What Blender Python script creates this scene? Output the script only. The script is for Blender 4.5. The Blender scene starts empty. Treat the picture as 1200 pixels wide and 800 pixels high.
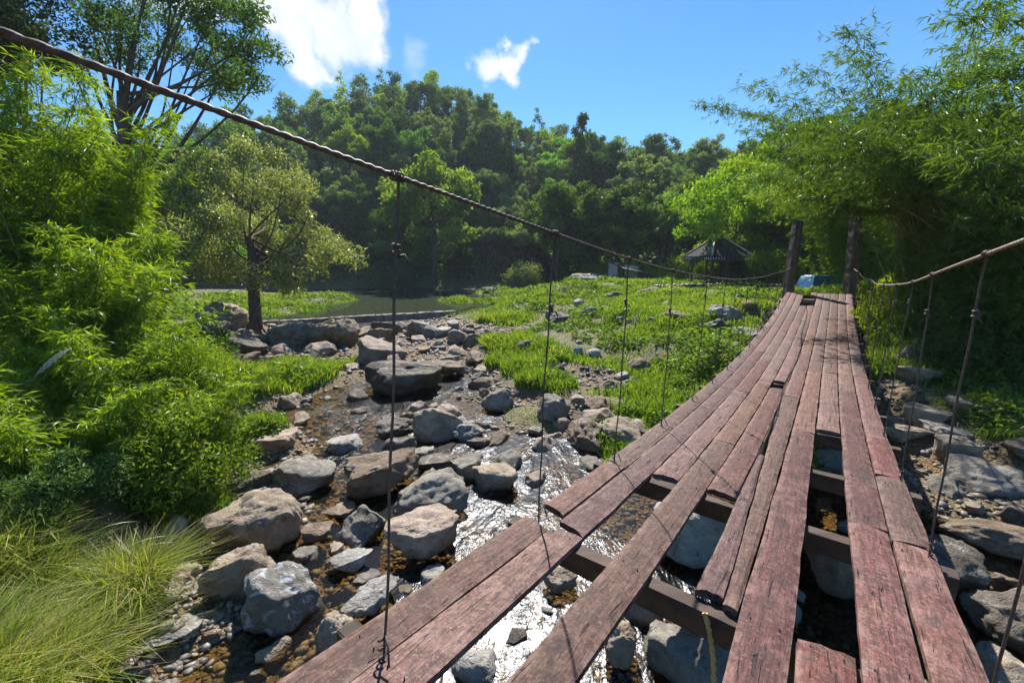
import bpy, bmesh, math, random
import numpy as np
from mathutils import Vector, Matrix, noise as mnoise
random.seed(7)
rng = np.random.default_rng(11)
scene = bpy.context.scene
COL = scene.collection
PI = math.pi

# ------------------------------------------------------------------ survey of the place
EYE = 3.5                                   # eye height above the stream
F, HOR, YAW = 490.0, 310.0, .648            # what the site measurements were taken with
PITCH = math.atan((400 - HOR) / F)
BD = np.array([math.sin(YAW), math.cos(YAW)])       # along the bridge
BN = np.array([math.cos(YAW), -math.sin(YAW)])      # across it

def ray(px, py):
    xc = (px - 600) / F; yc = (400 - py) / F
    return np.array([xc, math.cos(PITCH) + yc * math.sin(PITCH), -math.sin(PITCH) + yc * math.cos(PITCH)])
def A(px, py, z):                            # surveyed point on a level plane
    r = ray(px, py); t = (z - EYE) / r[2]
    return np.array([r[0] * t, r[1] * t, z])
def B(px, py, D):                            # surveyed point at a distance ahead
    r = ray(px, py); t = D / r[1]
    return np.array([r[0] * t, D, EYE + r[2] * t])
def deck_z(s): return EYE - 1.5 - .1134 * s + .0059 * s * s
def bw(s, n, z): return np.array([s * BD[0] + n * BN[0], s * BD[1] + n * BN[1], z])

# ------------------------------------------------------------------ numeric helpers
def _h(ix, iy, iz, seed):
    h = (ix * 374761393 + iy * 668265263 + iz * 1274126177 + seed * 974711) & 0xffffffff
    h = ((h ^ (h >> 13)) * 1103515245) & 0xffffffff
    h = ((h ^ (h >> 16)) * 2246822519) & 0xffffffff
    return ((h ^ (h >> 15)) & 0xffffff) / float(0xffffff)
def vnoise(p, seed=0):
    p = np.asarray(p, float)
    i = np.floor(p).astype(np.int64); f = p - i; f = f * f * (3 - 2 * f)
    out = 0
    for dx in (0, 1):
        for dy in (0, 1):
            for dz in (0, 1):
                w = (f[:, 0] if dx else 1 - f[:, 0]) * (f[:, 1] if dy else 1 - f[:, 1]) * (f[:, 2] if dz else 1 - f[:, 2])
                out = out + w * _h(i[:, 0] + dx, i[:, 1] + dy, i[:, 2] + dz, seed)
    return out * 2 - 1
def fbm(p, octs=4, seed=0):
    a, o, p = 1., 0., np.asarray(p, float)
    for k in range(octs):
        o = o + a * vnoise(p, seed + k); p = p * 2.03; a *= .5
    return o
def n2(x, y, sc, octs=3, seed=0):
    x = np.asarray(x, float); y = np.asarray(y, float)
    return fbm(np.stack([x.ravel() * sc, y.ravel() * sc, np.zeros(x.size) + .37], 1), octs, seed).reshape(x.shape)
def sstep(a, b, x):
    t = np.clip((x - a) / (b - a), 0, 1); return t * t * (3 - 2 * t)
def unit(v):
    v = np.asarray(v, float); return v / (np.linalg.norm(v, axis=-1, keepdims=True) + 1e-9)

# ------------------------------------------------------------------ ground heights
CT = []
def cA(px, py, z, v): CT.append((*A(px, py, z), v))
def cW(x, y, z, v): CT.append((x, y, z, v))
for a in [(600,580,-.22,0),(620,700,-.25,0),(560,640,-.25,0),(500,690,-.2,0),(430,600,-.2,0),(300,770,-.1,0),(380,760,-.12,0),(230,780,-.04,.1),
          (410,670,-.2,0),(480,520,-.2,0),(560,500,-.15,0),(640,540,-.2,0),(690,490,-.08,0),(450,500,-.16,0),(380,510,-.14,0),(330,505,-.1,0),(420,540,-.15,0),(540,455,-.1,0),
          (330,550,.0,.1),(250,650,.0,.1),(300,600,.0,.05),(240,720,.02,.1),(150,760,.12,.4),(420,470,-.1,0),(260,450,-.02,0),(370,480,-.06,.1),(300,430,.15,0),(400,430,.2,.5),
          (350,440,.3,.85),(330,450,.22,.7),(470,420,.25,0),(520,420,.2,0),(560,440,.1,0),(620,470,.12,.4),
          (600,400,.7,1),(570,370,.6,1),(540,352,.5,1),(640,350,1.4,1),(700,332,2.05,1),(620,430,.5,.9),(585,425,.35,.6),(660,405,.75,1),
          (700,425,.5,.9),(690,445,.25,.1),(740,430,.45,.8),(650,455,.3,.8),(625,445,.4,.9),(760,480,.4,.9),(680,470,.2,.6),(720,390,.9,1),(800,400,1.05,1),(760,370,1.4,1),(850,410,1.0,1),
          (780,455,.5,.9),(720,470,.25,.85),(620,480,.2,.6),(720,505,.12,.6),(820,345,1.95,1),(880,360,1.85,1),(840,375,1.5,1),
          (300,400,.2,.1),(350,398,.12,0),(400,395,.12,0),(480,390,.15,0),(520,380,.3,0),(440,400,.15,0),(545,395,.35,.2)]: cA(*a)
for a in [(13,17.8,2.02,1),(1,1.5,-.2,0),(2,4.5,-.22,0),(3.5,6,-.1,0),(5.2,8,.3,.9),(7.8,11.4,.9,1),(4.3,7.2,.15,.7),(10,14.5,1.2,.9),(11.5,16.2,1.5,1),
          (4,2,-.25,0),(6,3,-.2,0),(5,5.0,-.15,0),(6.4,6.4,.1,.1),(7.4,8.4,.35,.15),(9.2,8,.9,.6),(11,10,1.2,.7),(11.2,13,1.25,.9),(9.6,11.6,.75,.5),
          (14,15,1.7,1),(10,4.5,.9,.7),(8,1,.5,.2),(9,6,.6,.5),
          (-12,24.6,-.2,0),(-9,26.2,-.2,0),(-6.3,27.6,-.15,0),(-10,30,-.2,.1),(-8,34,-.3,.2),(-12,40,-.4,.2),(-6,40,-.4,.2),(-4.5,31,.1,.4),(-9,48,-.4,.2),(-16,50,-.3,.2),(-3,50,.2,.5),(-24,52,0,.5),
          (-20,27,.65,1),(-17.5,31,.65,1),(-24,35,.8,1),(-17,37,.6,1),(-30,30,1.0,1),(-22,42,.6,1),(-15,27,.6,1),(-34,44,.9,1),
          (-4,2.4,.7,1),(-3.4,3.5,.35,.6),(-5,4,.8,1),(-4.0,5.2,.35,.7),(-6,6,.9,1),(-5,8,.5,.8),(-7,10,.8,1),(-9,13,.8,1),(-12,17,.6,.7),
          (-12.3,19.7,.5,.3),(-15,15,1.2,1),(-10,6,1.5,1),(-6,1,1.2,1),(-3,0,.6,.8),(-2.6,1.6,.1,.3),(0,0,0,0),(0,-3,.3,.2),(-4,-8,1.2,1),(5,-6,.6,.5),
          (20,10,2.2,1),(25,25,2.8,1),(22,32,2.3,1),(14,32,2.1,1),(6,34,1.9,1),(30,40,3.2,1),(10,42,2.2,1),(0,46,.8,1),(-20,12,1.8,1),(-30,20,2,1),(0,55,1.2,1),(-20,60,1.5,1),(12,24,2.0,1),(17,20,2.2,1)]: cW(*a)
CT = np.array(CT)
CREST = [(-300,140),(0,140),(100,150),(200,158),(300,128),(350,118),(400,102),(450,94),(510,97),(560,117),(600,137),(650,152),(700,170),(760,178),(850,184),(900,176),(1000,170),(1200,160),(1500,160)]
c_az, c_el = [], []
for px, py in CREST:
    r = ray(px, py); c_az.append(math.atan2(r[0], r[1])); c_el.append(r[2] / math.hypot(r[0], r[1]))
RC = 108.
def hill(x, y):
    r = np.hypot(x, y); az = np.arctan2(x, y)
    el = np.interp(az, c_az, c_el)
    H = EYE + RC * el - 7.0
    r0 = 58 - 15 * sstep(.05, .3, az) - 12 * sstep(.3, .9, az) - 8 * sstep(-.5, -1.0, az)
    t = np.clip((r - r0) / (RC - r0), 0, 1.25)
    h = 1.0 + (H - 1.0) * (t * .75 + .25 * sstep(0, 1, t)) - 12 * np.clip(t - 1, 0, 1)
    h = h + 2.2 * n2(x, y, .05, 3, 5) * np.clip(t * 3, 0, 1)
    return np.where((r > r0) & (y > -30) & (np.abs(az) < 1.9), h, -50.), t
def near(x, y, k):
    sh = np.shape(x); x = np.ravel(x); y = np.ravel(y)
    out = np.zeros(x.size)
    for a in range(0, x.size, 20000):
        d2 = (x[a:a+20000, None] - CT[None, :, 0]) ** 2 + (y[a:a+20000, None] - CT[None, :, 1]) ** 2
        rr = np.hypot(x[a:a+20000], y[a:a+20000])[:, None]
        w = 1 / (d2 + (.12 + .012 * rr) ** 2) ** 1.9
        out[a:a+20000] = (w * CT[None, :, k]).sum(1) / w.sum(1)
    return out.reshape(sh)
def ground_z(x, y):
    x = np.asarray(x, float); y = np.asarray(y, float)
    z = near(x, y, 2)
    z = z + .07 * n2(x, y, .9, 3, 2) + .16 * n2(x, y, .25, 2, 3) * sstep(8, 18, np.hypot(x, y))
    h, t = hill(x, y)
    return np.maximum(z, h)
def veg(x, y):
    x = np.asarray(x, float); y = np.asarray(y, float)
    v = near(x, y, 3) + .28 * n2(x, y, .7, 3, 9)
    h, t = hill(x, y)
    return np.where(h > -10, 1, v)
def gz(x, y): return float(ground_z(np.array([x]), np.array([y]))[0])

# ------------------------------------------------------------------ mesh accumulator
class Acc:
    def __init__(s): s.v, s.q, s.t, s.a, s.n = [], [], [], [], 0
    def add(s, v, quads=None, tris=None, a=None):
        v = np.asarray(v, float).reshape(-1, 3)
        if quads is not None: s.q.append(np.asarray(quads, np.int64).reshape(-1, 4) + s.n)
        if tris is not None: s.t.append(np.asarray(tris, np.int64).reshape(-1, 3) + s.n)
        s.v.append(v); s.a.append(np.full(len(v), .5) if a is None else np.broadcast_to(np.asarray(a, float), (len(v),)))
        s.n += len(v)
    def tube(s, pts, rad, k=7, a=.5, cap=True):
        pts = np.asarray(pts, float); m = len(pts); rad = np.broadcast_to(np.asarray(rad, float), (m,))
        tg = np.gradient(pts, axis=0); tg = unit(tg)
        ref = np.array([0, 0, 1.]) if abs(tg[:, 2]).mean() < .8 else np.array([1., 0, 0])
        u = unit(np.cross(tg, ref)); w = np.cross(tg, u)
        an = np.arange(k) * 2 * PI / k
        ring = pts[:, None] + rad[:, None, None] * (u[:, None] * np.cos(an)[None, :, None] + w[:, None] * np.sin(an)[None, :, None])
        i = np.arange(m - 1)[:, None] * k; j = np.arange(k)[None, :]; j2 = (j + 1) % k
        q = np.stack([i + j, i + j2, i + k + j2, i + k + j], -1).reshape(-1, 4)
        s.add(ring, q, a=a)
        if cap:
            c0 = s.n - m * k
            for base, c in ((c0, pts[0]), (c0 + (m - 1) * k, pts[-1])):
                s.add([c], a=a)
                s.t.append(np.array([[base + x, base + (x + 1) % k, s.n - 1] for x in range(k)]))
    def leaves(s, c, d, nrm, L, W, val, fold=.15):
        c = np.asarray(c, float); d = unit(d); nrm = np.asarray(nrm, float)
        sd = unit(np.cross(d, nrm)); up = np.cross(sd, d)
        L = np.broadcast_to(np.asarray(L, float), (len(c),))[:, None]; W = np.broadcast_to(np.asarray(W, float), (len(c),))[:, None]
        m = c + d * L * .42
        P = np.stack([c, m + sd * W * .5 + up * W * fold, c + d * L - up * L * .12, m - sd * W * .5 + up * W * fold], 1)
        n = len(c); i = np.arange(n)[:, None] * 4 + np.arange(4)[None]
        s.add(P.reshape(-1, 3), i, a=np.repeat(np.broadcast_to(np.asarray(val, float), (n,)), 4))
    def build(s, name, mat, parent=None, smooth=True, attr='tone'):
        me = bpy.data.meshes.new(name)
        v = np.concatenate(s.v); q = np.concatenate(s.q) if s.q else np.zeros((0, 4), np.int64)
        t = np.concatenate(s.t) if s.t else np.zeros((0, 3), np.int64)
        me.vertices.add(len(v)); me.vertices.foreach_set('co', v.astype(np.float32).ravel())
        nl = q.size + t.size; me.loops.add(nl)
        me.loops.foreach_set('vertex_index', np.concatenate([q.ravel(), t.ravel()]).astype(np.int32))
        me.polygons.add(len(q) + len(t))
        st = np.concatenate([np.arange(len(q)) * 4, q.size + np.arange(len(t)) * 3]).astype(np.int32)
        me.polygons.foreach_set('loop_start', st)
        me.polygons.foreach_set('use_smooth', np.full(len(q) + len(t), smooth))
        me.update(calc_edges=True)
        at = me.attributes.new(attr, 'FLOAT', 'POINT'); at.data.foreach_set('value', np.concatenate(s.a).astype(np.float32))
        me.materials.append(mat)
        return link(name, me, parent)
def link(name, me, parent=None):
    o = bpy.data.objects.new(name, me); COL.objects.link(o)
    if parent is not None:
        o.parent = parent; o.matrix_parent_inverse = inv_of(parent)
    return o
def inv_of(p):
    m = Matrix.Identity(4); chain = []
    while p is not None: chain.append(p); p = p.parent
    for c in reversed(chain): m = m @ c.matrix_parent_inverse @ c.matrix_basis
    return m.inverted()
def tag(o, label=None, cat=None, group=None, kind=None):
    if label: o['label'] = label
    if cat: o['category'] = cat
    if group: o['group'] = group
    if kind: o['kind'] = kind
    return o
def thing(name, label, cat, loc=(0, 0, 0), group=None):
    o = bpy.data.objects.new(name, None); COL.objects.link(o); o.location = loc; o.empty_display_size = .2
    return tag(o, label, cat, group)
def dup(root, loc, rz=0, sc=1, label=None, group=None):
    r = root.copy(); COL.objects.link(r); r.location = loc; r.rotation_euler = (0, 0, rz)
    r.scale = sc if isinstance(sc, tuple) else (sc, sc, sc)
    if label: r['label'] = label
    if group: r['group'] = group
    for ch in list(root.children):
        c = ch.copy(); COL.objects.link(c); c.parent = r
    return r

# ------------------------------------------------------------------ materials
def mat(name):
    m = bpy.data.materials.new(name); m.use_nodes = True
    nt = m.node_tree; nt.nodes.clear()
    return m, nt, nt.nodes.new('ShaderNodeOutputMaterial')
class N:
    def __init__(s, nt): s.nt = nt
    def n(s, typ, ins=None, **kw):
        nd = s.nt.nodes.new('ShaderNode' + typ)
        for k, v in kw.items(): setattr(nd, k, v)
        for k, v in (ins or {}).items(): s.set(nd.inputs[k], v)
        return nd
    def set(s, sock, v):
        if isinstance(v, bpy.types.NodeSocket): s.nt.links.new(v, sock)
        elif isinstance(v, (tuple, list)) and sock.type == 'RGBA' and len(v) == 3: sock.default_value = (*v, 1)
        else: sock.default_value = v
    def math(s, op, a, b=0., c=None, clamp=False):
        nd = s.n('Math', operation=op, use_clamp=clamp); s.set(nd.inputs[0], a); s.set(nd.inputs[1], b)
        if c is not None: s.set(nd.inputs[2], c)
        return nd.outputs[0]
    def mix(s, f, a, b, blend='MIX'):
        nd = s.n('Mix', data_type='RGBA', blend_type=blend); s.set(nd.inputs[0], f); s.set(nd.inputs[6], a); s.set(nd.inputs[7], b)
        return nd.outputs[2]
    def noise(s, vec, sc, det=4, rough=.55, dist=0.):
        nd = s.n('TexNoise', {'Scale': sc, 'Detail': det, 'Roughness': rough, 'Distortion': dist})
        if vec is not None: s.set(nd.inputs['Vector'], vec)
        return nd.outputs['Fac']
    def rng(s, v, a, b, c=0., d=1.):
        nd = s.n('MapRange', interpolation_type='SMOOTHSTEP')
        for i, x in enumerate((v, a, b, c, d)): s.set(nd.inputs[i], x)
        return nd.outputs[0]
    def ramp(s, f, stops):
        nd = s.n('ValToRGB'); s.set(nd.inputs[0], f); el = nd.color_ramp.elements
        while len(el) > 1: el.remove(el[-1])
        el[0].position = stops[0][0]; el[0].color = (*stops[0][1], 1)
        for p, c in stops[1:]: e = el.new(p); e.color = (*c, 1)
        return nd.outputs[0]
    def bump(s, h, strength=.5, dist=.02, normal=None):
        nd = s.n('Bump', {'Height': h, 'Strength': strength, 'Distance': dist})
        if normal is not None: s.set(nd.inputs['Normal'], normal)
        return nd.outputs[0]
    def attr(s, nm): return s.n('Attribute', attribute_name=nm).outputs['Fac']
    def pos(s): return s.n('NewGeometry').outputs['Position']
    def mapv(s, v, sc): 
        nd = s.n('Mapping'); s.set(nd.inputs[0], v); nd.inputs['Scale'].default_value = sc; return nd.outputs[0]

def leaf_mat(name, lo, hi, trans=.42, tint=(1.15, 1.25, .45), gloss=.05, autumn=None, vary=False, dead=.972):
    m, nt, out = mat(name); g = N(nt)
    t = g.attr('tone'); oi = g.n('ObjectInfo').outputs['Random'] if vary else g.n('Value').outputs[0]
    if not vary: oi.default_value = .5
    c = g.mix(t, lo, hi)
    hs = g.n('HueSaturation', {'Hue': g.rng(oi, 0, 1, .482, .52), 'Saturation': 1., 'Value': g.rng(g.math('FRACT', g.math('MULTIPLY', oi, 5.)), 0, 1, .68, 1.3), 'Color': c}).outputs[0]
    if autumn: hs = g.mix(g.math('GREATER_THAN', t, dead), hs, autumn)
    tc = g.mix(1., hs, tint, 'MULTIPLY')
    d = g.n('BsdfDiffuse', {'Color': hs}).outputs[0]
    tr = g.n('BsdfTranslucent', {'Color': tc}).outputs[0]
    s1 = g.n('MixShader', {0: trans, 1: d, 2: tr}).outputs[0]
    gl = g.n('BsdfGlossy', {'Color': (.9, .95, .9), 'Roughness': .38}).outputs[0]
    s2 = g.n('MixShader', {0: gloss, 1: s1, 2: gl}).outputs[0]
    nt.links.new(s2, out.inputs[0]); return m
def simple(name, c1, c2, sc=8., rough=.8, bump=.3, stretch=(1, 1, 1), bdist=.01, det=5, coord='Object'):
    m, nt, out = mat(name); g = N(nt)
    v = g.mapv(g.n('TexCoord').outputs[coord], stretch)
    f = g.noise(v, sc, det, .6)
    b = g.n('BsdfPrincipled', {'Base Color': g.mix(g.rng(f, .3, .7), c1, c2), 'Roughness': rough, 'Normal': g.bump(f, bump, bdist)})
    nt.links.new(b.outputs[0], out.inputs[0]); return m

M = {}
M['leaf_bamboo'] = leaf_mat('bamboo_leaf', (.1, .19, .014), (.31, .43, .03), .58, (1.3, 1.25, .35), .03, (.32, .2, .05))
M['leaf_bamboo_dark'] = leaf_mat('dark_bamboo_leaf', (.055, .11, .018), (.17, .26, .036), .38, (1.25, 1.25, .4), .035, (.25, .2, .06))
M['leaf_herb'] = leaf_mat('herb_leaf', (.065, .125, .02), (.19, .29, .045), .48, (1.25, 1.25, .4), .01)
M['leaf_bamboo_mid'] = leaf_mat('mid_bamboo_leaf', (.055, .12, .014), (.2, .3, .028), .42, (1.25, 1.25, .4), .035, (.28, .2, .06))
M['leaf_shrub'] = leaf_mat('shrub_leaf', (.09, .165, .015), (.26, .37, .03), .52, (1.3, 1.25, .35), .02, (.28, .22, .1))
M['leaf_olive'] = leaf_mat('olive_leaf', (.15, .18, .045), (.37, .43, .17), .46, (1.25, 1.2, .5), .06)
M['leaf_lime'] = leaf_mat('lime_leaf', (.11, .19, .016), (.3, .4, .03), .55, (1.25, 1.25, .35), .015, vary=True)
M['leaf_dark'] = leaf_mat('dark_tree_leaf', (.045, .085, .022), (.14, .21, .045), .38, (1.2, 1.3, .5), .02, vary=True)
M['leaf_forest'] = leaf_mat('forest_leaf', (.055, .115, .03), (.22, .34, .07), .44, (1.2, 1.3, .5), .015, vary=True)
M['leaf_forest_b'] = leaf_mat('forest_leaf_bright', (.095, .18, .028), (.29, .42, .065), .48, (1.2, 1.3, .45), .015, vary=True)
M['leaf_forest_c'] = leaf_mat('forest_leaf_grey', (.085, .135, .05), (.28, .35, .12), .42, (1.2, 1.25, .6), .02, vary=True)
M['grass'] = leaf_mat('grass_blade', (.085, .155, .018), (.27, .38, .05), .54, (1.2, 1.25, .4), .03, (.42, .36, .15), dead=.95)
M['grass_dry'] = leaf_mat('dry_grass_blade', (.1, .19, .018), (.42, .46, .09), .5, (1.2, 1.2, .5), .03, (.45, .38, .2), dead=.88)
M['bark'] = simple('bark', (.05, .035, .026), (.13, .1, .08), 14, .9, .8, (1, 1, .25), .03)
M['bark_brown'] = simple('brown_bark', (.07, .04, .025), (.17, .11, .075), 9, .9, .8, (1, 1, .3), .03)
M['culm'] = simple('bamboo_culm', (.12, .15, .04), (.25, .24, .09), 6, .5, .1)
M['steel'] = simple('rusty_steel', (.035, .024, .02), (.1, .065, .05), 60, .65, .4, (1, 1, 1), .003)
M['rope'] = simple('rope_fibre', (.38, .26, .09), (.55, .42, .2), 90, .9, .6, (1, 1, 1), .003)
M['cable_lit'] = simple('sunlit_cable', (.2, .16, .125), (.42, .34, .27), 60, .8, .4, (1, 1, 1), .003)  # paler than the other cable's steel: sunlight on it put into the colour
M['concrete'] = simple('weir_concrete', (.12, .105, .095), (.26, .235, .21), 3, .9, .5, (1, 1, 1), .02)
M['beam'] = simple('joist_timber', (.03, .016, .011), (.1, .062, .043), 7, .8, .6, (.12, 1, 1), .008)
M['post'] = simple('post_timber', (.05, .035, .028), (.17, .125, .1), 6, .85, .8, (1, 1, .15), .02)
M['white_wall'] = simple('white_plaster', (.42, .43, .43), (.58, .58, .56), 2, .8, .1)
M['roof_dark'] = simple('dark_sheet_roof', (.02, .018, .017), (.045, .04, .036), 2, .95, .2)
M['fascia'] = simple('purple_brown_board', (.06, .035, .045), (.1, .06, .07), 3, .6, .1)
M['pale_trim'] = simple('pale_trim', (.4, .38, .36), (.6, .58, .55), 6, .7, .1)
M['tarp'] = simple('blue_tarpaulin', (.03, .13, .33), (.06, .2, .42), 3, .45, .3)

# deck boards: worn oxide paint over grey wood
def plank_mat():
    m, nt, out = mat('worn_red_plank'); g = N(nt)
    co = g.n('TexCoord').outputs['Object']; oi = g.n('ObjectInfo').outputs['Random']
    off = g.n('CombineXYZ', {0: g.math('MULTIPLY', oi, 37.), 1: g.math('MULTIPLY', oi, 91.), 2: 0.}).outputs[0]
    v = g.n('VectorMath', {0: co, 1: off}, operation='ADD').outputs[0]
    grain = g.noise(g.mapv(v, (1.6, 42, 42)), 1.6, 6, .65, .6)
    fine = g.noise(g.mapv(v, (5, 110, 110)), 2., 4, .6)
    patch = g.noise(v, 3.2, 6, .68)
    blot = g.noise(v, 11., 5, .65)
    speck = g.noise(v, 55., 4, .7)
    red = g.mix(g.rng(grain, .3, .72), (.05, .013, .01), (.175, .05, .038))
    red = g.mix(g.math('MULTIPLY', g.rng(speck, .48, .7), .9), red, (.27, .135, .108))
    worn = g.mix(g.rng(fine, .3, .7), (.13, .056, .046), (.37, .2, .165))
    wm = g.math('MULTIPLY', g.rng(g.math('ADD', g.math('MULTIPLY', patch, .55), g.math('ADD', g.math('MULTIPLY', blot, .3), g.math('MULTIPLY', grain, .2))), .49, .64), .66)
    c = g.mix(wm, red, worn)
    c = g.mix(g.math('MULTIPLY', g.rng(g.noise(v, 21., 6, .78), .5, .66), .85), c, (.05, .034, .03))
    c = g.mix(g.math('MULTIPLY', g.rng(g.noise(v, 4.5, 6, .72), .52, .7), .85), c, (.055, .03, .027))
    crack = g.rng(g.noise(g.mapv(v, (.9, 30, 30)), 1.3, 3, .5, .8), .66, .7)
    c = g.mix(g.math('MULTIPLY', crack, .85), c, (.02, .012, .01))
    # nail heads in pairs over each joist line
    sp = g.n('SeparateXYZ', {0: co}).outputs
    hs = g.n('HueSaturation', {'Hue': g.rng(oi, 0, 1, .495, .52), 'Saturation': g.rng(g.math('FRACT', g.math('MULTIPLY', oi, 7.)), 0, 1, .74, 1.0),
              'Value': g.rng(g.math('FRACT', g.math('MULTIPLY', oi, 13.)), 0, 1, .68, 1.08), 'Color': c}).outputs[0]
    edge = g.math('MINIMUM', g.attr('tone'), 1.)
    hs = g.mix(g.math('MULTIPLY', edge, g.rng(blot, .42, .6)), hs, (.31, .2, .165))
    hs = g.mix(g.math('GREATER_THAN', g.attr('tone'), 1.5), hs, (.035, .02, .014))
    h = g.math('ADD', g.math('MULTIPLY', grain, .6), g.math('ADD', g.math('MULTIPLY', fine, .35), g.math('MULTIPLY', speck, .3)))
    h = g.math('SUBTRACT', h, g.math('MULTIPLY', crack, 1.5))
    b = g.n('BsdfPrincipled', {'Base Color': hs, 'Roughness': g.rng(patch, .3, .7, .62, .85), 'Specular IOR Level': .35, 'Normal': g.bump(h, .9, .008)})
    nt.links.new(b.outputs[0], out.inputs[0]); return m
M['plank'] = plank_mat()

def rock_mat(name='river_rock', vein=False):
    m, nt, out = mat(name); g = N(nt)
    oi = g.n('ObjectInfo'); rnd = oi.outputs['Random']; tint = oi.outputs['Color']
    co = g.pos()
    v = g.n('VectorMath', {0: co, 1: g.n('CombineXYZ', {0: g.math('MULTIPLY', rnd, 53.), 1: g.math('MULTIPLY', rnd, 17.), 2: 0.}).outputs[0]}, operation='ADD').outputs[0]
    a = g.noise(v, 2.6, 7, .66, .5); b = g.noise(v, 11., 6, .68); s = g.noise(v, 60., 4, .65)
    c = g.mix(g.rng(a, .3, .7), g.mix(1., tint, (.5, .47, .44), 'MULTIPLY'), tint)
    c = g.mix(g.math('MULTIPLY', g.rng(b, .52, .7), .65), c, g.mix(1., tint, (.38, .33, .29), 'MULTIPLY'))
    c = g.mix(g.math('MULTIPLY', g.rng(s, .54, .72), .35), c, (.42, .4, .37))
    cv = g.n('TexVoronoi', {'Vector': g.n('VectorMath', {0: v, 1: g.n('TexNoise', {'Vector': v, 'Scale': 3.}).outputs['Color']}, operation='ADD').outputs[0], 'Scale': 2.2}, feature='DISTANCE_TO_EDGE').outputs[0]
    crk = g.math('MULTIPLY', g.rng(cv, .0, .035, 1., 0.), g.rng(a, .42, .55))
    c = g.mix(g.math('MULTIPLY', crk, .12), c, (.03, .026, .022))
    mo = g.math('MULTIPLY', g.rng(g.noise(v, 3.6, 7, .78, .5), .54, .64), .65)
    c = g.mix(mo, c, (.06, .052, .03))
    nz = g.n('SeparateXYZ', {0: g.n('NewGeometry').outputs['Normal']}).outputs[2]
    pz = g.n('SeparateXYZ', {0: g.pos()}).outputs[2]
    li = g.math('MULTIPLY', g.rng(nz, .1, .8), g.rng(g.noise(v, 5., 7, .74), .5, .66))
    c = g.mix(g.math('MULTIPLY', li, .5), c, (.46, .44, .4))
    if vein:
        w = g.noise(g.mapv(v, (1.6, 4.4, 2.)), 2.1, 6, .6, 1.6)
        vm = g.math('MULTIPLY', g.rng(w, .5, .58), g.rng(nz, -.1, .5))
        c = g.mix(g.math('MULTIPLY', vm, .8), c, (.46, .49, .53))
    wet = g.rng(g.math('ADD', pz, g.math('MULTIPLY', b, .09)), .02, .15, 1., 0.)
    c = g.mix(g.math('MULTIPLY', wet, .72), c, g.mix(1., c, (.28, .25, .2), 'MULTIPLY'))
    h = g.math('ADD', a, g.math('ADD', g.math('MULTIPLY', b, .45), g.math('MULTIPLY', s, .25)))
    h = g.math('SUBTRACT', h, g.math('MULTIPLY', crk, .08))
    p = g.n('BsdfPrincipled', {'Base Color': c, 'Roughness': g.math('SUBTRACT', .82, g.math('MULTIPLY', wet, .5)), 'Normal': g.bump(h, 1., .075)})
    nt.links.new(p.outputs[0], out.inputs[0]); return m
M['rock'] = rock_mat(); M['rock_vein'] = rock_mat('veined_rock', True)

def pebble_mat():
    m, nt, out = mat('pebbles'); g = N(nt)
    t = g.attr('tone')
    c = g.ramp(t, [(0, (.045, .038, .032)), (.25, (.13, .105, .08)), (.5, (.2, .165, .125)), (.75, (.17, .165, .16)), (1, (.34, .3, .25))])
    b = g.noise(g.pos(), 25, 4, .6)
    c = g.mix(g.rng(b, .45, .7), c, g.mix(1., c, (.5, .45, .4), 'MULTIPLY'))
    p = g.n('BsdfPrincipled', {'Base Color': c, 'Roughness': .6, 'Normal': g.bump(b, .6, .01)})
    nt.links.new(p.outputs[0], out.inputs[0]); return m
M['pebble'] = pebble_mat()

def ground_mat():
    m, nt, out = mat('river_ground'); g = N(nt)
    p = g.pos(); vg = g.attr('tone')
    vo = g.n('TexVoronoi', {'Vector': g.n('VectorMath', {0: p, 1: g.n('TexNoise', {'Vector': p, 'Scale': 6.}).outputs['Color']}, operation='ADD').outputs[0], 'Scale': 7.5})
    cell = g.n('SeparateColor', {0: vo.outputs['Color']}).outputs[0]
    vo2 = g.n('TexVoronoi', {'Vector': p, 'Scale': 19.})
    cell2 = g.n('SeparateColor', {0: vo2.outputs['Color']}).outputs[1]
    grav = g.ramp(cell, [(0, (.05, .04, .03)), (.3, (.14, .1, .055)), (.6, (.2, .15, .08)), (.85, (.15, .135, .115)), (1, (.3, .25, .18))])
    grav = g.mix(.45, grav, g.ramp(cell2, [(0, (.05, .035, .02)), (.5, (.18, .12, .05)), (1, (.3, .24, .16))]))
    grav = g.mix(g.rng(g.noise(p, .8, 4, .6), .4, .65), grav, g.mix(1., grav, (.9, .66, .3), 'MULTIPLY'))
    f = g.noise(p, 5., 5, .65)
    soil = g.mix(g.rng(f, .3, .7), (.07, .06, .03), (.19, .17, .065))
    c = g.mix(g.rng(vg, .3, .6), grav, soil)
    h = g.math('ADD', g.math('MULTIPLY', vo.outputs['Distance'], -1.), g.math('ADD', f, g.math('MULTIPLY', vo2.outputs['Distance'], -.5)))
    b = g.n('BsdfPrincipled', {'Base Color': c, 'Roughness': .85, 'Normal': g.bump(h, .8, .05)})
    nt.links.new(b.outputs[0], out.inputs[0]); return m
M['ground'] = ground_mat()

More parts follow.
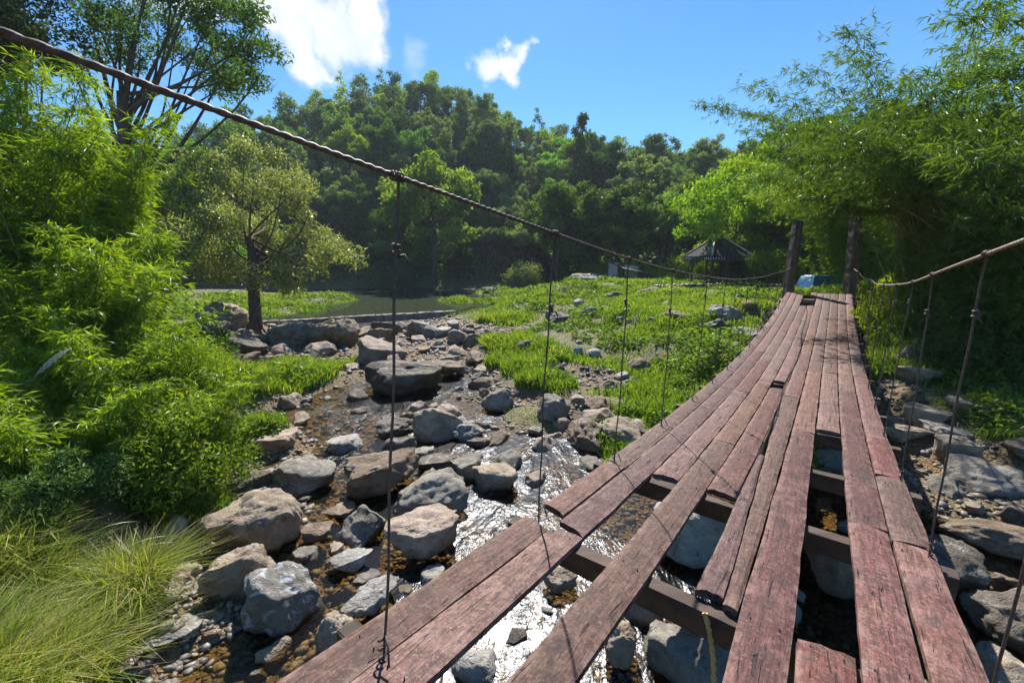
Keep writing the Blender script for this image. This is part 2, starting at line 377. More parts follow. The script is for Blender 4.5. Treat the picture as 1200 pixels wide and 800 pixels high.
def water_mat(name, tint, sc, calm, murk=0., gloss=.22):
    m, nt, out = mat(name); g = N(nt)
    p = g.pos(); rf = g.attr('tone')
    tg_ = g.rng(g.noise(g.mapv(p, (1.1, .55, 1.)), 1.25, 4, .6, .6), .4, .62)
    rf = g.math('MULTIPLY', rf, g.math('MULTIPLY_ADD', tg_, .8, .2))
    pm = g.mapv(p, (1., .75, 1.))
    h1 = g.noise(pm, sc, 4, .6, .8); h2 = g.noise(pm, sc * 3.1, 3, .6, .4); h3 = g.noise(p, 1.3, 3, .5)
    rough_h = g.math('ADD', g.math('MULTIPLY', h1, .75), g.math('MULTIPLY', h2, .25))
    h = g.math('ADD', g.math('MULTIPLY', rough_h, g.math('MULTIPLY_ADD', rf, .95, calm)), g.math('MULTIPLY', h3, calm))
    nrm = g.bump(h, 1., .036)
    fr = g.n('Fresnel', {'IOR': 1.34, 'Normal': nrm}).outputs[0]
    tr = g.n('BsdfTransparent', {'Color': tint}).outputs[0]
    gl = g.n('BsdfGlossy', {'Color': (.52, .54, .58), 'Roughness': gloss, 'Normal': nrm}).outputs[0]
    s = g.n('MixShader', {0: g.math('ADD', fr, g.math('MULTIPLY', rf, .03), clamp=True), 1: tr, 2: gl}).outputs[0]
    fo = g.noise(g.mapv(p, (1., .7, 1.)), 21., 7, .75, 1.); fb = g.noise(p, 1.5, 3, .5)
    fm = g.math('MULTIPLY', g.rng(g.math('ADD', fo, g.math('MULTIPLY', fb, .35)), .66, .82), g.rng(rf, .3, .9))
    df = g.n('BsdfDiffuse', {'Color': (.3, .31, .33), 'Normal': nrm}).outputs[0]
    s = g.n('MixShader', {0: g.math('MULTIPLY', fm, .5), 1: s, 2: df}).outputs[0]
    if murk: s = g.n('MixShader', {0: murk, 1: s, 2: g.n('BsdfDiffuse', {'Color': (.085, .105, .06)}).outputs[0]}).outputs[0]
    nt.links.new(s, out.inputs[0]); return m
M['stream'] = water_mat('stream_water', (.74, .63, .42), 8., .02)
M['pool'] = water_mat('pool_water', (.12, .15, .08), 1.2, .012, .3, .03)

# ------------------------------------------------------------------ ground, water
def axis(lo, a, b, hi, step, grow=1.12):
    mid = list(np.arange(a, b, step)); up = []; x = b; st = step
    while x < hi: up.append(x); st *= grow; x += st
    up.append(hi)
    dn = []; x = a; st = step
    while x > lo: st *= grow; x -= st; dn.append(max(x, lo))
    return np.array(dn[::-1] + mid + up)
gx = axis(-190, -9, 11, 190, .13, 1.05); gy = axis(-40, 0, 16, 240, .13, 1.04)
X, Y = np.meshgrid(gx, gy); Z = ground_z(X, Y); V = veg(X, Y)
a = Acc(); nx, ny = len(gx), len(gy)
i = (np.arange(ny - 1)[:, None] * nx + np.arange(nx - 1)[None]).ravel()
a.add(np.stack([X.ravel(), Y.ravel(), Z.ravel()], 1), np.stack([i, i + 1, i + nx + 1, i + nx], 1), a=V.ravel())
tag(a.build('ground', M['ground']), kind='structure')

RF = [(600,580,1),(640,700,1),(560,640,1),(520,720,.7),(410,610,.1),(400,680,0),(300,770,.1),(380,750,.05),(480,510,.9),(420,515,.75),(270,450,.05),(350,500,.6),(440,540,.8),
      (650,540,1),(690,440,.9),(640,480,.8),(1100,640,.25),(970,700,.1),(760,700,.9),(820,640,.4),(550,470,.7),(440,585,.1),(230,700,.1)]
RFp = np.array([(*A(px, py, 0)[:2], v) for px, py, v in RF])
def riffle(x, y):
    d2 = (x.ravel()[:, None] - RFp[None, :, 0]) ** 2 + (y.ravel()[:, None] - RFp[None, :, 1]) ** 2
    w = 1 / (d2 + .05) ** 2
    return ((w * RFp[None, :, 2]).sum(1) / w.sum(1)).reshape(x.shape)
def water_z(y): return .018 * np.clip(np.asarray(y, float) - 7, 0, 14)
wx = np.linspace(-16, 11, 180); wy = np.linspace(-8, 25, 200)
X, Y = np.meshgrid(wx, wy); a = Acc(); nx, ny = len(wx), len(wy)
i = (np.arange(ny - 1)[:, None] * nx + np.arange(nx - 1)[None]).ravel()
keep = Y.ravel()[i] < 21.5 + (X.ravel()[i] + 13) * .5
i = i[keep]
a.add(np.stack([X.ravel(), Y.ravel(), water_z(Y).ravel()], 1), np.stack([i, i + 1, i + nx + 1, i + nx], 1), a=riffle(X, Y).ravel())
tag(a.build('stream_water', M['stream']), kind='structure')
a = Acc()
a.add([(-22, 19.5, .42), (-13.6, 21.9, .42), (-4.2, 26.7, .42), (4, 30, .42), (10, 62, .42), (-45, 62, .42)], tris=[(0, 1, 5), (1, 4, 5), (1, 2, 4), (2, 3, 4)], a=0.)
tag(a.build('pool_water', M['pool']), kind='structure')

# ------------------------------------------------------------------ the suspension footbridge
LAN = [-1.53, -1.32, -1.095, -.865, -.64, -.415, -.19, .045, .285, .515, .73]
bc = bw(10, -.4, deck_z(10))
bridge = thing('suspension_footbridge', 'weathered red plank suspension footbridge with missing boards, hung from two wire cables', 'footbridge', tuple(bc))
JS = [-1.9, -.6, .84, 2.13, 3.47, 4.74, 6.13, 7.5, 8.6, 9.9, 11.25, 12.5, 13.8, 15.1, 16.3, 17.6, 18.95, 20.2, 21.5]
def plank(s0, s1, n0, n1, e0=0., e1=0., nb0=None, nb1=None, label=None, lift=0.):
    """board from s0 to s1 (s along), n0..n1 across; e0/e1 skew the ends, nb: n range at the far end"""
    nb0 = n0 if nb0 is None else nb0; nb1 = n1 if nb1 is None else nb1
    L = s1 - s0; m = max(6, int(L / .12)); k = 6; th = .048
    sm = (s0 + s1) / 2; nm = (n0 + n1) / 2; zm = float(deck_z(sm))
    seed = random.randrange(9999)
    T = np.linspace(0, 1, m); U = np.linspace(0, 1, k)
    tt, uu = np.meshgrid(T, U, indexing='ij')
    e = e0 + (e1 - e0) * tt
    s = s0 + L * tt + (uu - .5) * (e0 * (1 - tt) + e1 * tt)
    na = n0 + (nb0 - n0) * tt; nb = n1 + (nb1 - n1) * tt
    n = na + (nb - na) * uu
    j = .0045 * fbm(np.stack([s.ravel() * 3, n.ravel() * 0 + (uu.ravel() > .5) * 9, np.full(s.size, seed * 1.)], 1), 3).reshape(s.shape)
    n = n + j * np.abs(uu - .5) * 2
    jag = .014 * fbm(np.stack([uu.ravel() * 7, tt.ravel() * 3, np.full(s.size, seed + .5)], 1), 3).reshape(s.shape)
    s = s + jag * (np.clip(1 - tt * (m - 1), 0, 1) + np.clip(1 - (1 - tt) * (m - 1), 0, 1))
    warp = .004 * vnoise(np.stack([s.ravel() * 1.1, uu.ravel() * 0, np.full(s.size, seed * 1.7)], 1)).reshape(s.shape)
    cup = -.012 * (np.abs(uu - .5) * 2) ** 4
    tilt = (uu - .5) * random.uniform(-.012, .012)
    ztop = deck_z(s) - zm + warp + cup + tilt + lift
    top = np.stack([s - sm, -(n - nm), ztop], -1); bot = np.stack([s - sm, -(n - nm), ztop - cup - th], -1)
    ac = Acc(); vv = np.concatenate([top.reshape(-1, 3), bot.reshape(-1, 3)]); o = m * k
    edge = np.clip(np.maximum(np.abs(uu - .5) * 2 - .7, 0) / .3 + (tt < 1e-6) * .4 + (tt > 1 - 1e-6) * .4, 0, 1) * .42
    q = []
    for a_ in range(m - 1):
        for b_ in range(k - 1):
            p0 = a_ * k + b_; q.append((p0, p0 + k, p0 + k + 1, p0 + 1)); q.append((o + p0, o + p0 + 1, o + p0 + k + 1, o + p0 + k))
        p0 = a_ * k; q.append((p0, o + p0, o + p0 + k, p0 + k)); p0 = a_ * k + k - 1; q.append((p0, p0 + k, o + p0 + k, o + p0))
    for b_ in range(k - 1):
        q.append((b_, b_ + 1, o + b_ + 1, o + b_)); p0 = (m - 1) * k + b_; q.append((p0, o + p0, o + p0 + 1, p0 + 1))
    ac.add(vv, q, a=np.concatenate([edge.ravel(), edge.ravel()]))
    for js in JS:
        if s0 + .03 < js < s1 - .03:
            for u_ in (.22, .76):
                sx = js + random.uniform(-.02, .02); tq = (sx - s0) / L; nq = n0 + (nb0 - n0) * tq + ((n1 - n0) + ((nb1 - nb0) - (n1 - n0)) * tq) * (u_ + random.uniform(-.06, .06))
                zc = float(deck_z(sx)) - zm + lift + .004; an = np.arange(6) * PI / 3
                ring = np.stack([sx - sm + .0034 * np.cos(an), -(nq - nm) + .0034 * np.sin(an), np.full(6, zc - .012)], 1); r2 = ring * 1.; r2[:, 2] = zc + .003
                ac.add(np.concatenate([ring, r2, [[sx - sm, -(nq - nm), zc + .005]]]), [(x_, (x_ + 1) % 6, 6 + (x_ + 1) % 6, 6 + x_) for x_ in range(6)], [(6 + x_, 6 + (x_ + 1) % 6, 12) for x_ in range(6)], a=2.)
    ob = ac.build('plank', M['plank'], None, smooth=False)
    ob.location = tuple(bw(sm, nm, zm)); ob.rotation_euler = (0, 0, PI / 2 - YAW)
    ob.parent = bridge; ob.matrix_parent_inverse = inv_of(bridge)
    if label: ob['label'] = label
    return ob
G = .005
def lane(i, cuts, holes=(), **kw):
    for s0, s1 in zip(cuts[:-1], cuts[1:]):
        if any(abs(s0 - h) < .02 for h in holes): continue
        plank(s0 + .008, s1 - .008, LAN[i] + G + random.uniform(0, .006), LAN[i + 1] - G - random.uniform(0, .006), random.uniform(-.05, .05), random.uniform(-.05, .05))
END = 21.75
lane(0, [-2.6, 2.16]); lane(0, [2.38, 3.5, 4.95, 7.4, 11.2, 15.1, 18.9, END])
lane(1, [-2.2, 2.19]); lane(1, [2.24, 7.5, 11.3, 15, 18.8, END])
lane(2, [-2.6, -.3]); lane(2, [3.53, 7.45, 10.4, 14.2, 17.9, END - .3])
lane(3, [-1.5, 4.85, 8.5, 12.4, 16.2, 19.1]); 
lane(4, [-2.6, -.4]); lane(4, [3.52, 8.05]); lane(4, [8.62, 12.5, 16.3, 19.2]); lane(4, [20.9, END + .1])
plank(2.19, 4.66, -.405, -.275, .02, .03, -.405, -.35, label='loose peach coloured board beside the big gap', lift=.012)
plank(2.16, 7.6, -.268, -.195, .0, .02, -.44, -.2)
lane(5, [-2.6, -.2]); plank(4.7, 8.6, -.41, -.37, 0, 0, -.41, -.46); lane(5, [7.62, 11.4, 15.2, 19, END])
lane(6, [-1.6, 5.9, 9.9, 13.8, 17.6, END])
plank(-1.2, 2.16, .06, .265, .0, .04, label='short board with a rough broken end'); lane(7, [6.12, 9.9, 13.7, 17.5, END])
lane(8, [-1.9, 3.7, 8.6, 12.5, 16.4, END])
lane(9, [-2.2, 1.1, 3.6, 4.93, 6.15, 9.9, 13.7, 17.6, END])
def box(ac, c, d, u, w, a_=.5):
    """box with centre c, half-vectors d,u,w"""
    c, d, u, w = map(np.asarray, (c, d, u, w))
    P = [c + x * d + y * u + z * w for x in (-1, 1) for y in (-1, 1) for z in (-1, 1)]
    ac.add(P, [(0, 1, 3, 2), (4, 6, 7, 5), (0, 4, 5, 1), (2, 3, 7, 6), (0, 2, 6, 4), (1, 5, 7, 3)], a=a_)
def rough_beam(ac, p0, p1, w, h, jit=.008, m=10):
    p0 = np.asarray(p0, float); p1 = np.asarray(p1, float); d = unit(p1 - p0); sd = unit(np.cross(d, (0, 0, 1) if abs(d[2]) < .9 else (1., 0, 0))); up = np.cross(sd, d)
    T = np.linspace(0, 1, m); prof = [(-1, -1), (-.8, -1), (.8, -1), (1, -1), (1, -.8), (1, .8), (1, 1), (.8, 1), (-.8, 1), (-1, 1), (-1, .8), (-1, -.8)]
    prof = [(x * (.97 if abs(x) == 1 and abs(y) == 1 else 1), y * (.97 if abs(x) == 1 and abs(y) == 1 else 1)) for x, y in prof]
    k = len(prof); P = []
    for t in T:
        for x, y in prof:
            P.append(p0 + (p1 - p0) * t + sd * (x * w / 2 + random.uniform(-jit, jit)) + up * (y * h / 2 + random.uniform(-jit, jit)))
    q = [(a_ * k + b_, a_ * k + (b_ + 1) % k, (a_ + 1) * k + (b_ + 1) % k, (a_ + 1) * k + b_) for a_ in range(m - 1) for b_ in range(k)]
    n0 = ac.n; ac.add(P, q)
    for base, c in ((0, p0), (k * (m - 1), p1)):
        ac.add([c]); ac.t.append(np.array([[n0 + base + b_, n0 + base + (b_ + 1) % k, ac.n - 1] for b_ in range(k)]))
for s in JS:
    ac = Acc(); z = float(deck_z(s)) - .048 - .075
    sk = random.uniform(-.03, .03)
    rough_beam(ac, bw(s - sk, -1.62, z), bw(s + sk, .82, z + random.uniform(-.01, .01)), .095, .15, .005)
    ac.build('cross_beam', M['beam'], bridge, smooth=False)
# cables
def cab_z(s): return EYE - .31 + np.where(s < 11, .0066, .0016) * (s - 11.0) ** 2
def cab_zr(s): return EYE - .36 + np.where(s < 11.5, .0066, .0018) * (s - 11.5) ** 2
for nn, fz in ((-1.42, cab_z), (.7, cab_zr)):
    S = np.linspace(-3, 21.9, 120); P = np.array([bw(s, nn + .03 * math.sin(s * 1.1), fz(s)) for s in S])
    ac = Acc(); cb = None
    ph = S * 26
    ac.tube(P, .008, 8)
    cb = ac.build('wire_cable', M['steel'] if nn < 0 else M['cable_lit'], bridge)
    S2 = np.linspace(-3, 21.9, 2400)
    if True:
        for o_ in (0, PI):
            ph = S2 * 75 + o_; base = np.array([bw(s, nn + .03 * math.sin(s * 1.1), fz(s)) for s in S2])
            base[:, 2] += .0034 * np.sin(ph); base[:, 0] += .0034 * np.cos(ph) * BN[0]; base[:, 1] += .0034 * np.cos(ph) * BN[1]
            ac = Acc(); ac.tube(base, .0078, 5); ac.build('strand', M['steel'] if nn < 0 else M['cable_lit'], cb)
# hangers with lashings
HS = [-.5, .86, 2.24, 3.52, 4.92, 6.35, 7.7, 9.0, 10.4, 11.7, 13.0, 14.3, 15.6, 16.9, 18.2, 19.5, 20.8]
for nn, fz, nb in ((-1.42, cab_z, -1.46), (.7, cab_zr, .69)):
    for s in HS:
        st = s + (.2 if s < 1 else .04) + random.uniform(-.06, .06); sb = s + random.uniform(-.02, .02)
        if nn > 0: st = s + random.uniform(.0, .1)
        top = bw(st, nn + .03 * math.sin(st * 1.1), fz(st) - .005); bot = bw(sb, nb if s > 1 or nn > 0 else -1.31, deck_z(sb) - .10)
        T = np.linspace(0, 1, 14)[:, None]
        P = top + (bot - top) * T
        wob = .012 * np.sin(T * PI); P[:, 0] += wob[:, 0] * random.uniform(-1.5, 1.5) + .004 * np.sin(T[:, 0] * 17 + s)
        ac = Acc(); ac.tube(P, .006, 6); hg = ac.build('hanger', M['steel'], bridge)
        # lashing: a few turns round the cable and a twist below it, and a loop at the deck
        ac = Acc(); ti = unit(np.append(BD, 0)); w_ = np.linspace(0, 4 * 2 * PI, 46)
        c_ = top + np.array([0, 0, .005])
        ac.tube(np.stack([c_[0] + ti[0] * (w_ / 25 - .5) * .06 + BN[0] * .0165 * np.cos(w_), c_[1] + ti[1] * (w_ / 25 - .5) * .06 + BN[1] * .0165 * np.cos(w_), c_[2] + .0165 * np.sin(w_)], 1), .004, 5)
        kz = random.uniform(.1, .22)
        w_ = np.linspace(0, 5 * 2 * PI, 46); fall = np.linspace(0, .05, 46)
        rr = .010 + .005 * np.sin(w_ * .37)
        kc = top + (bot - top) * kz
        ac.build('lashing', M['steel'], hg); ac = Acc()
        ac.tube(np.concatenate([np.stack([kc[0] + rr * np.cos(w_), kc[1] + rr * np.sin(w_), kc[2] - fall], 1), [kc + (.03, .01, -.045), kc + (.045, .0, -.075)]]), .0055, 5)
        ac.build('knot', M['steel'], hg)
        ac = Acc(); w_ = np.linspace(0, 3 * 2 * PI, 30)
        b2 = bw(sb, nb if s > 1 or nn > 0 else -1.31, deck_z(sb) + .03)
        ac.tube(np.concatenate([np.stack([b2[0] + .014 * np.cos(w_), b2[1] + .014 * np.sin(w_), b2[2] + np.linspace(-.06, .07, 30)], 1), [b2 + (.035, -.03, .05), b2 + (.05, -.08, .004)]]), .005, 5)
        ac.build('wire_loop', M['steel'], hg)
# end posts
for nn, lean in ((-1.5, .02), (.66, -.04)):
    p0 = bw(22.1, nn, 1.6); p1 = bw(22.1 + .2, nn + lean * 3.5, 1.6 + 3.75)
    ac = Acc(); rough_beam(ac, p0, p1, .33, .3, .012, 22); po = ac.build('end_post', M['post'], bridge, smooth=False)

# a frayed rope hanging through the gap
ac = Acc(); q0 = bw(2.06, -.33, deck_z(2.06) - .05)
T = np.linspace(0, 1, 40); P = np.stack([q0[0] + .25 * T - .5 * T * T, q0[1] - .28 * T, q0[2] + .02 - .95 * T], 1)
for o_ in (0, PI):
    w_ = T * 70 + o_; Q = P.copy(); Q[:, 0] += .007 * np.cos(w_); Q[:, 1] += .007 * np.sin(w_); ac.tube(Q, .009, 6)
tag(ac.build('rope', M['rope']), 'frayed yellow rope hanging from a cross beam through the deck gap', 'rope')

# ------------------------------------------------------------------ rocks
def rock_mesh(seed, detail=4, cuts=9, flat=0., rough=.2):
    bm = bmesh.new(); bmesh.ops.create_icosphere(bm, subdivisions=detail, radius=1.)
    v = np.array([x.co[:] for x in bm.verts]); r_ = np.random.default_rng(seed)
    v = v * (1 + .28 * vnoise(v * 1.1 + seed * 3.1, seed)[:, None])
    for c in range(cuts):
        d = unit(r_.normal(size=3)); h = r_.uniform(.5, .9)
        k = v @ d; over = np.maximum(k - h, 0); v = v - over[:, None] * d * .9
    if flat: 
        over = np.maximum(v[:, 2] - flat, 0); v[:, 2] -= over * .9
    nn = unit(v)
    v = v + nn * (rough * .62 * fbm(v * 2.3 + seed, 4, seed)[:, None] + .04 * fbm(v * 7 + seed, 4, seed + 5)[:, None])
    lo, hi = v.min(0), v.max(0); v = (v - (lo + hi) / 2) / (hi - lo)
    for x, c in zip(bm.verts, v): x.co = c
    me = bpy.data.meshes.new('rock'); bm.to_mesh(me); bm.free()
    for p in me.polygons: p.use_smooth = True
    me.materials.append(M['rock']); return me
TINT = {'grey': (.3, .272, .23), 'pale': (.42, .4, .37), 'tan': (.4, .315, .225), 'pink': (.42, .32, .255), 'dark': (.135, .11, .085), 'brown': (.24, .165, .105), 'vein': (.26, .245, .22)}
placed = []                                   # x, y, radius
def named_rock(px, py, w, h, tint, label, z0=0., depth=.8, flat=0., rz=None, sink=.16, seed=None):
    """px,py: foot of the rock's near side; w,h in survey units"""
    if z0 >= .3:
        for _ in range(12): z0 = .5 * z0 + .5 * min(2.6, gz(*A(px, py, z0)[:2]))
        h = h * 1.3; w = w * 1.08
    c = A(px, py, z0); t = (z0 - EYE) / ray(px, py)[2]; wm = w * t / F
    dm = wm * depth
    hm = max(h * t / F * .95 - dm * .22, wm * .26)
    az = unit(c[:2]); cen = c[:2] + az * dm * .42
    sd = seed if seed is not None else len(placed) * 7 + 3
    me = rock_mesh(sd, 5, 10, flat)
    if tint == 'vein': me.materials[0] = M['rock_vein']
    o = link('river_rock', me)
    o.dimensions = (wm, dm, hm * 1.35); o.scale = (wm, dm, hm * 1.35)
    o.location = (cen[0], cen[1], z0 + hm * 1.35 * (.5 - .26))
    o.rotation_euler = (random.uniform(-.12, .12), random.uniform(-.12, .12), -math.atan2(az[0], az[1]) + (random.uniform(-.3, .3) if rz is None else rz))
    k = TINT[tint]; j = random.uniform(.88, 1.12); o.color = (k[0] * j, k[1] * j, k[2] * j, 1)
    tag(o, label, 'rock'); placed.append((cen[0], cen[1], wm * .5))
    return o
RK = [
 (338,738,92,80,'vein','rounded grey boulder streaked with white veins, in the amber shallows',0,.9,0),
 (283,706,78,70,'tan','long tan boulder lying slantwise beside the white-veined boulder',0,.7,0),
 (303,652,108,80,'tan','big two-humped tan boulder with a dark hollow face above the shallows',.0,.8,.2),
 (195,716,76,52,'tan','low tan boulder with a ridged top at the edge of the grass',.03,.8,0),
 (205,762,62,28,'pale','small flat pale rock beside the grassy bank',.04,.7,.15),
 (138,772,58,44,'pink','flat pinkish slab rock tucked against the tall grass',.1,.9,.1),
 (130,805,70,36,'pink','pinkish beige rock below the flat slab by the grass',.1,.9,.1),
 (450,580,92,56,'brown','flat-topped brown boulder with sharp rim behind the blue pool',0,.75,.12),
 (505,610,92,58,'grey','pale grey boulder with a smooth sloping top above the pool',0,.85,0),
 (497,656,90,56,'pink','pinkish tan boulder with a ledge, next to the bridge side of the pool',0,.8,.2),
 (428,636,56,42,'grey','grey angular rock standing in the small blue pool',0,.9,0),
 (412,672,52,26,'pale','small flat cream rock in the middle of the blue pool',0,.7,.1),
 (436,722,74,34,'pale','pale elongated rock below the blue pool',0,.55,.1),
 (396,768,44,52,'tan','small cream rock close to the bridge edge',0,.9,0),
 (372,634,34,18,'brown','small brown stone beside the blue pool',0,.8,.1),
 (398,612,40,18,'brown','reddish brown stone half under water in the blue pool',-.03,.8,.1),
 (358,578,76,44,'grey','mottled grey rock with dry moss behind the tan boulder',.03,.9,0),
 (295,580,50,26,'dark','dark flat rock below the bush',.03,.7,.1),
 (322,532,60,32,'tan','low tan rock beside the bush at the water edge',.05,.8,.1),
 (475,466,94,54,'dark','largest dark boulder with a flat top in midstream',.0,.75,.1),
 (514,518,62,54,'tan','tan wedge-shaped boulder with a sloping top in midstream',0,1.,0),
 (549,518,40,26,'grey','small grey rock touching the tan wedge boulder',0,.9,0),
 (512,556,48,24,'dark','dark wet rock behind the smooth grey boulder',0,.8,.1),
 (470,512,58,26,'dark','dark low rock in front of the largest midstream boulder',0,.7,0),
 (583,484,40,36,'grey','grey rock at the foot of the grassy bar',.03,.9,0),
 (648,496,46,40,'grey','square grey rock beside the grass clump near the bridge',.06,.9,0),
 (690,528,58,44,'brown','brown boulder against the bridge side with grass on top',.04,1.1,0),
 (735,527,78,44,'tan','large pale-topped boulder partly hidden behind the bridge edge',.06,.9,0),
 (345,410,52,34,'grey','grey boulder below the weir near the tree',.3,.8,0),
 (395,409,54,36,'brown','blocky brown boulder below the middle of the weir',.3,.8,.2),
 (262,388,58,38,'tan','large sloping tan boulder beside the lone tree trunk',.45,.9,0),
 (290,418,44,26,'dark','dark boulder at the root of the lone tree',.3,.9,0),
 (255,425,60,30,'dark','dark shaded boulder upstream of the bush',.2,.9,0),
 (495,398,40,24,'grey','grey rock at the bridge end of the weir',.35,.9,0),
 (525,440,44,22,'brown','flat brown slab upstream of the largest midstream boulder',.2,.8,.1),
 (430,380,0,0,'grey','',.3,.8,0),
 (757,346,32,13,'dark','dark low boulder on the far rise of the grassy bar',1.75,.8,0),
 (793,378,34,15,'brown','flat brown boulder in the middle of the grassy bar',1.35,.8,.2),
 (850,378,36,22,'pale','pale angular boulder on the bar next to the bridge',1.4,.8,0),
 (838,390,30,18,'dark','dark boulder in front of the pale angular one on the bar',1.25,.8,0),
 (870,398,36,16,'pale','pale grey rock in the herbs close to the deck',1.2,.8,0),
 (686,332,42,14,'grey','heap-like grey rock on the crest of the grassy bar',1.9,.9,0),
 (577,345,26,11,'dark','dark rock on the pool shore of the grassy bar',.9,.8,0),
 (718,349,24,9,'dark','small dark boulder high on the grassy bar',1.6,.8,0),
 (690,372,18,12,'grey','small grey rock in the lush part of the bar',1.1,.8,0),
 (655,380,24,14,'dark','dark stone sunk in the lush grass of the bar',.9,.8,0),
 (936,326,16,14,'pale','pale boulder behind the end post of the bridge',2.2,.9,0),
 (1150,588,78,60,'grey','smooth rounded grey boulder under the bamboo',.05,.85,0),
 (1118,548,46,44,'tan','tan cleft block uphill of the rounded grey boulder',.25,.9,.2),
 (1160,650,110,44,'brown','long yellowish brown slab slanting across the shaded stream',-.02,.5,0),
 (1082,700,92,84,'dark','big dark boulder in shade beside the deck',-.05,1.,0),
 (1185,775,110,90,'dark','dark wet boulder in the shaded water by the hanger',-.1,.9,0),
 (1085,500,44,24,'tan','flat tan rock on the shaded bank, second below the grass edge',.45,.8,.1),
 (1075,450,42,20,'tan','flat tan rock on the shaded bank, nearest the sunlit grass',.8,.8,.1),
 (1105,520,48,22,'pale','pale flat rock on the shaded bank above the cleft block',.4,.8,.1),
 (1060,432,26,26,'brown','upright brown rock at the edge of the sunlit grass',.95,.8,0),
 (1130,488,36,20,'tan','tan stone under the bamboo in leaf litter',.6,.8,.1),
 (655,700,44,34,'tan','small tan rock seen through the first deck gap',0,.8,0),
 (812,668,110,90,'pale','big pale boulder below the widest deck gap',-.05,.85,0),
 (722,792,40,62,'tan','tan pitted stone under the deck gap beside the rope',-.05,1.2,0),
 (800,822,110,86,'grey','blue-grey boulder under the rope in the deck gap',-.1,.9,0),
 (746,738,56,54,'grey','dark grey stone under the cross beam in the gap',-.05,.9,0),
 (970,705,60,80,'brown','yellowish brown rock under water below the long slot in the deck',-.1,1.,.1),
 (985,560,70,40,'grey','grey rock in shade below the upper slot of the deck',0.,.9,0),
]
for r in RK:
    if r[2]: named_rock(r[0], r[1], r[2], r[3], r[4], r[5], r[6], r[7], r[8])
protos = [rock_mesh(1000 + k, 4, 9, (.25 if k % 3 == 0 else 0), .18) for k in range(12)]
def scatter(nmax, area, smin, smax, label, group, tints, vmax=.5, tries=6000, emb=.36, sep=.75, vmin=-9):
    got = 0
    for _ in range(tries):
        if got >= nmax: break
        x, y = area()
        v = float(veg(np.array([x]), np.array([y]))[0])
        if v > vmax or v < vmin: continue
        u = random.random() ** 2.0; r = (smin + (smax - smin) * u) * .5
        if any((x - a) ** 2 + (y - b) ** 2 < ((r + c) * sep) ** 2 for a, b, c in placed): continue
        o = link('river_stone', random.choice(protos))
        w, d, h = 2 * r * random.uniform(.85, 1.25), 2 * r * random.uniform(.7, 1.), 2 * r * random.uniform(.45, .8)
        o.scale = (w, d, h); z = max(gz(x, y), float(water_z(y)) - .06 if y < 20 else -9)
        o.location = (x, y, z + h * (.5 - emb)); o.rotation_euler = (random.uniform(-.25, .25), random.uniform(-.25, .25), random.uniform(0, 2 * PI))
        k = TINT[random.choice(tints)]; j = random.uniform(.75, 1.2); o.color = (k[0] * j, k[1] * j, k[2] * j, 1)
        tag(o, label, 'stone', group); placed.append((x, y, r)); got += 1
def pxarea(x0, x1, y0, y1, z):
    def f():
        p = A(random.uniform(x0, x1), random.uniform(y0, y1), z); return float(p[0]), float(p[1])
    return f
mixt = ['grey', 'tan', 'tan', 'pale', 'dark', 'brown', 'pink']
scatter(70, pxarea(310, 570, 385, 440, .25), .4, 1.5, 'grey brown stone in the dry rubble between weir and midstream boulders', 'stones below the weir', mixt, .55, sep=.62)
scatter(14, pxarea(205, 330, 395, 450, .2), .4, 1.3, 'dark stone in the shaded rubble around the lone tree', 'stones around the lone tree', ['dark', 'grey', 'brown'], .6)
scatter(50, pxarea(340, 640, 440, 570, 0), .15, .8, 'small wet stone breaking the riffle around the midstream boulders', 'stones in the riffle', mixt, .5)
scatter(18, pxarea(560, 800, 420, 530, .1), .2, .8, 'small stone in the white side channel beside the grassy bar', 'stones in the side channel', mixt, .55)
scatter(46, pxarea(180, 480, 520, 800, 0), .1, .42, 'small brown stone in the shallows among the tan boulders', 'stones in the shallows', ['brown', 'tan', 'tan', 'grey', 'pale'], .6)
scatter(42, pxarea(470, 700, 520, 800, 0), .1, .5, 'small stone in the sparkling riffle beside the deck', 'stones beside the deck', ['grey', 'pale', 'brown', 'dark'], .5)
scatter(22, pxarea(1030, 1200, 430, 800, .2), .2, .8, 'shaded stone on the bamboo side of the bridge', 'stones under the bamboo', ['tan', 'pale', 'grey', 'brown', 'dark'], .7)
scatter(14, pxarea(720, 1010, 560, 800, 0), .15, .6, 'stone in the shaded bed under the bridge', 'stones under the bridge', ['grey', 'pale', 'brown', 'tan'], .6)
scatter(30, pxarea(560, 900, 332, 420, 1.2), .3, .9, 'weathered stone lying in the grass of the river bar', 'stones on the grassy bar', ['grey', 'dark', 'pale', 'brown'], 9, vmin=.5)

# pebbles
bm = bmesh.new(); bmesh.ops.create_icosphere(bm, subdivisions=1, radius=1.)
iv = np.array([v.co[:] for v in bm.verts]); it = np.array([[v.index for v in f.verts] for f in bm.faces]); bm.free()
Np = 36000
az = rng.uniform(-.95, 1.0, Np); rr = np.exp(rng.uniform(math.log(1.2), math.log(26), Np))
x = rr * np.sin(az); y = rr * np.cos(az); vv = veg(x, y); k = vv < .45 + .1 * rng.random(Np)
x, y, rr = x[k], y[k], rr[k]; z = ground_z(x, y); n_ = len(x)
sz = (.013 + .034 * rng.random(n_) ** 2) * (1 + rr * .1)
S = np.stack([sz * rng.uniform(.8, 1.4, n_), sz * rng.uniform(.6, 1., n_), sz * rng.uniform(.35, .7, n_)], 1)
th = rng.uniform(0, 2 * PI, n_); P = iv[None] * (1 + .3 * rng.uniform(-1, 1, (n_, len(iv), 1))) * S[:, None]
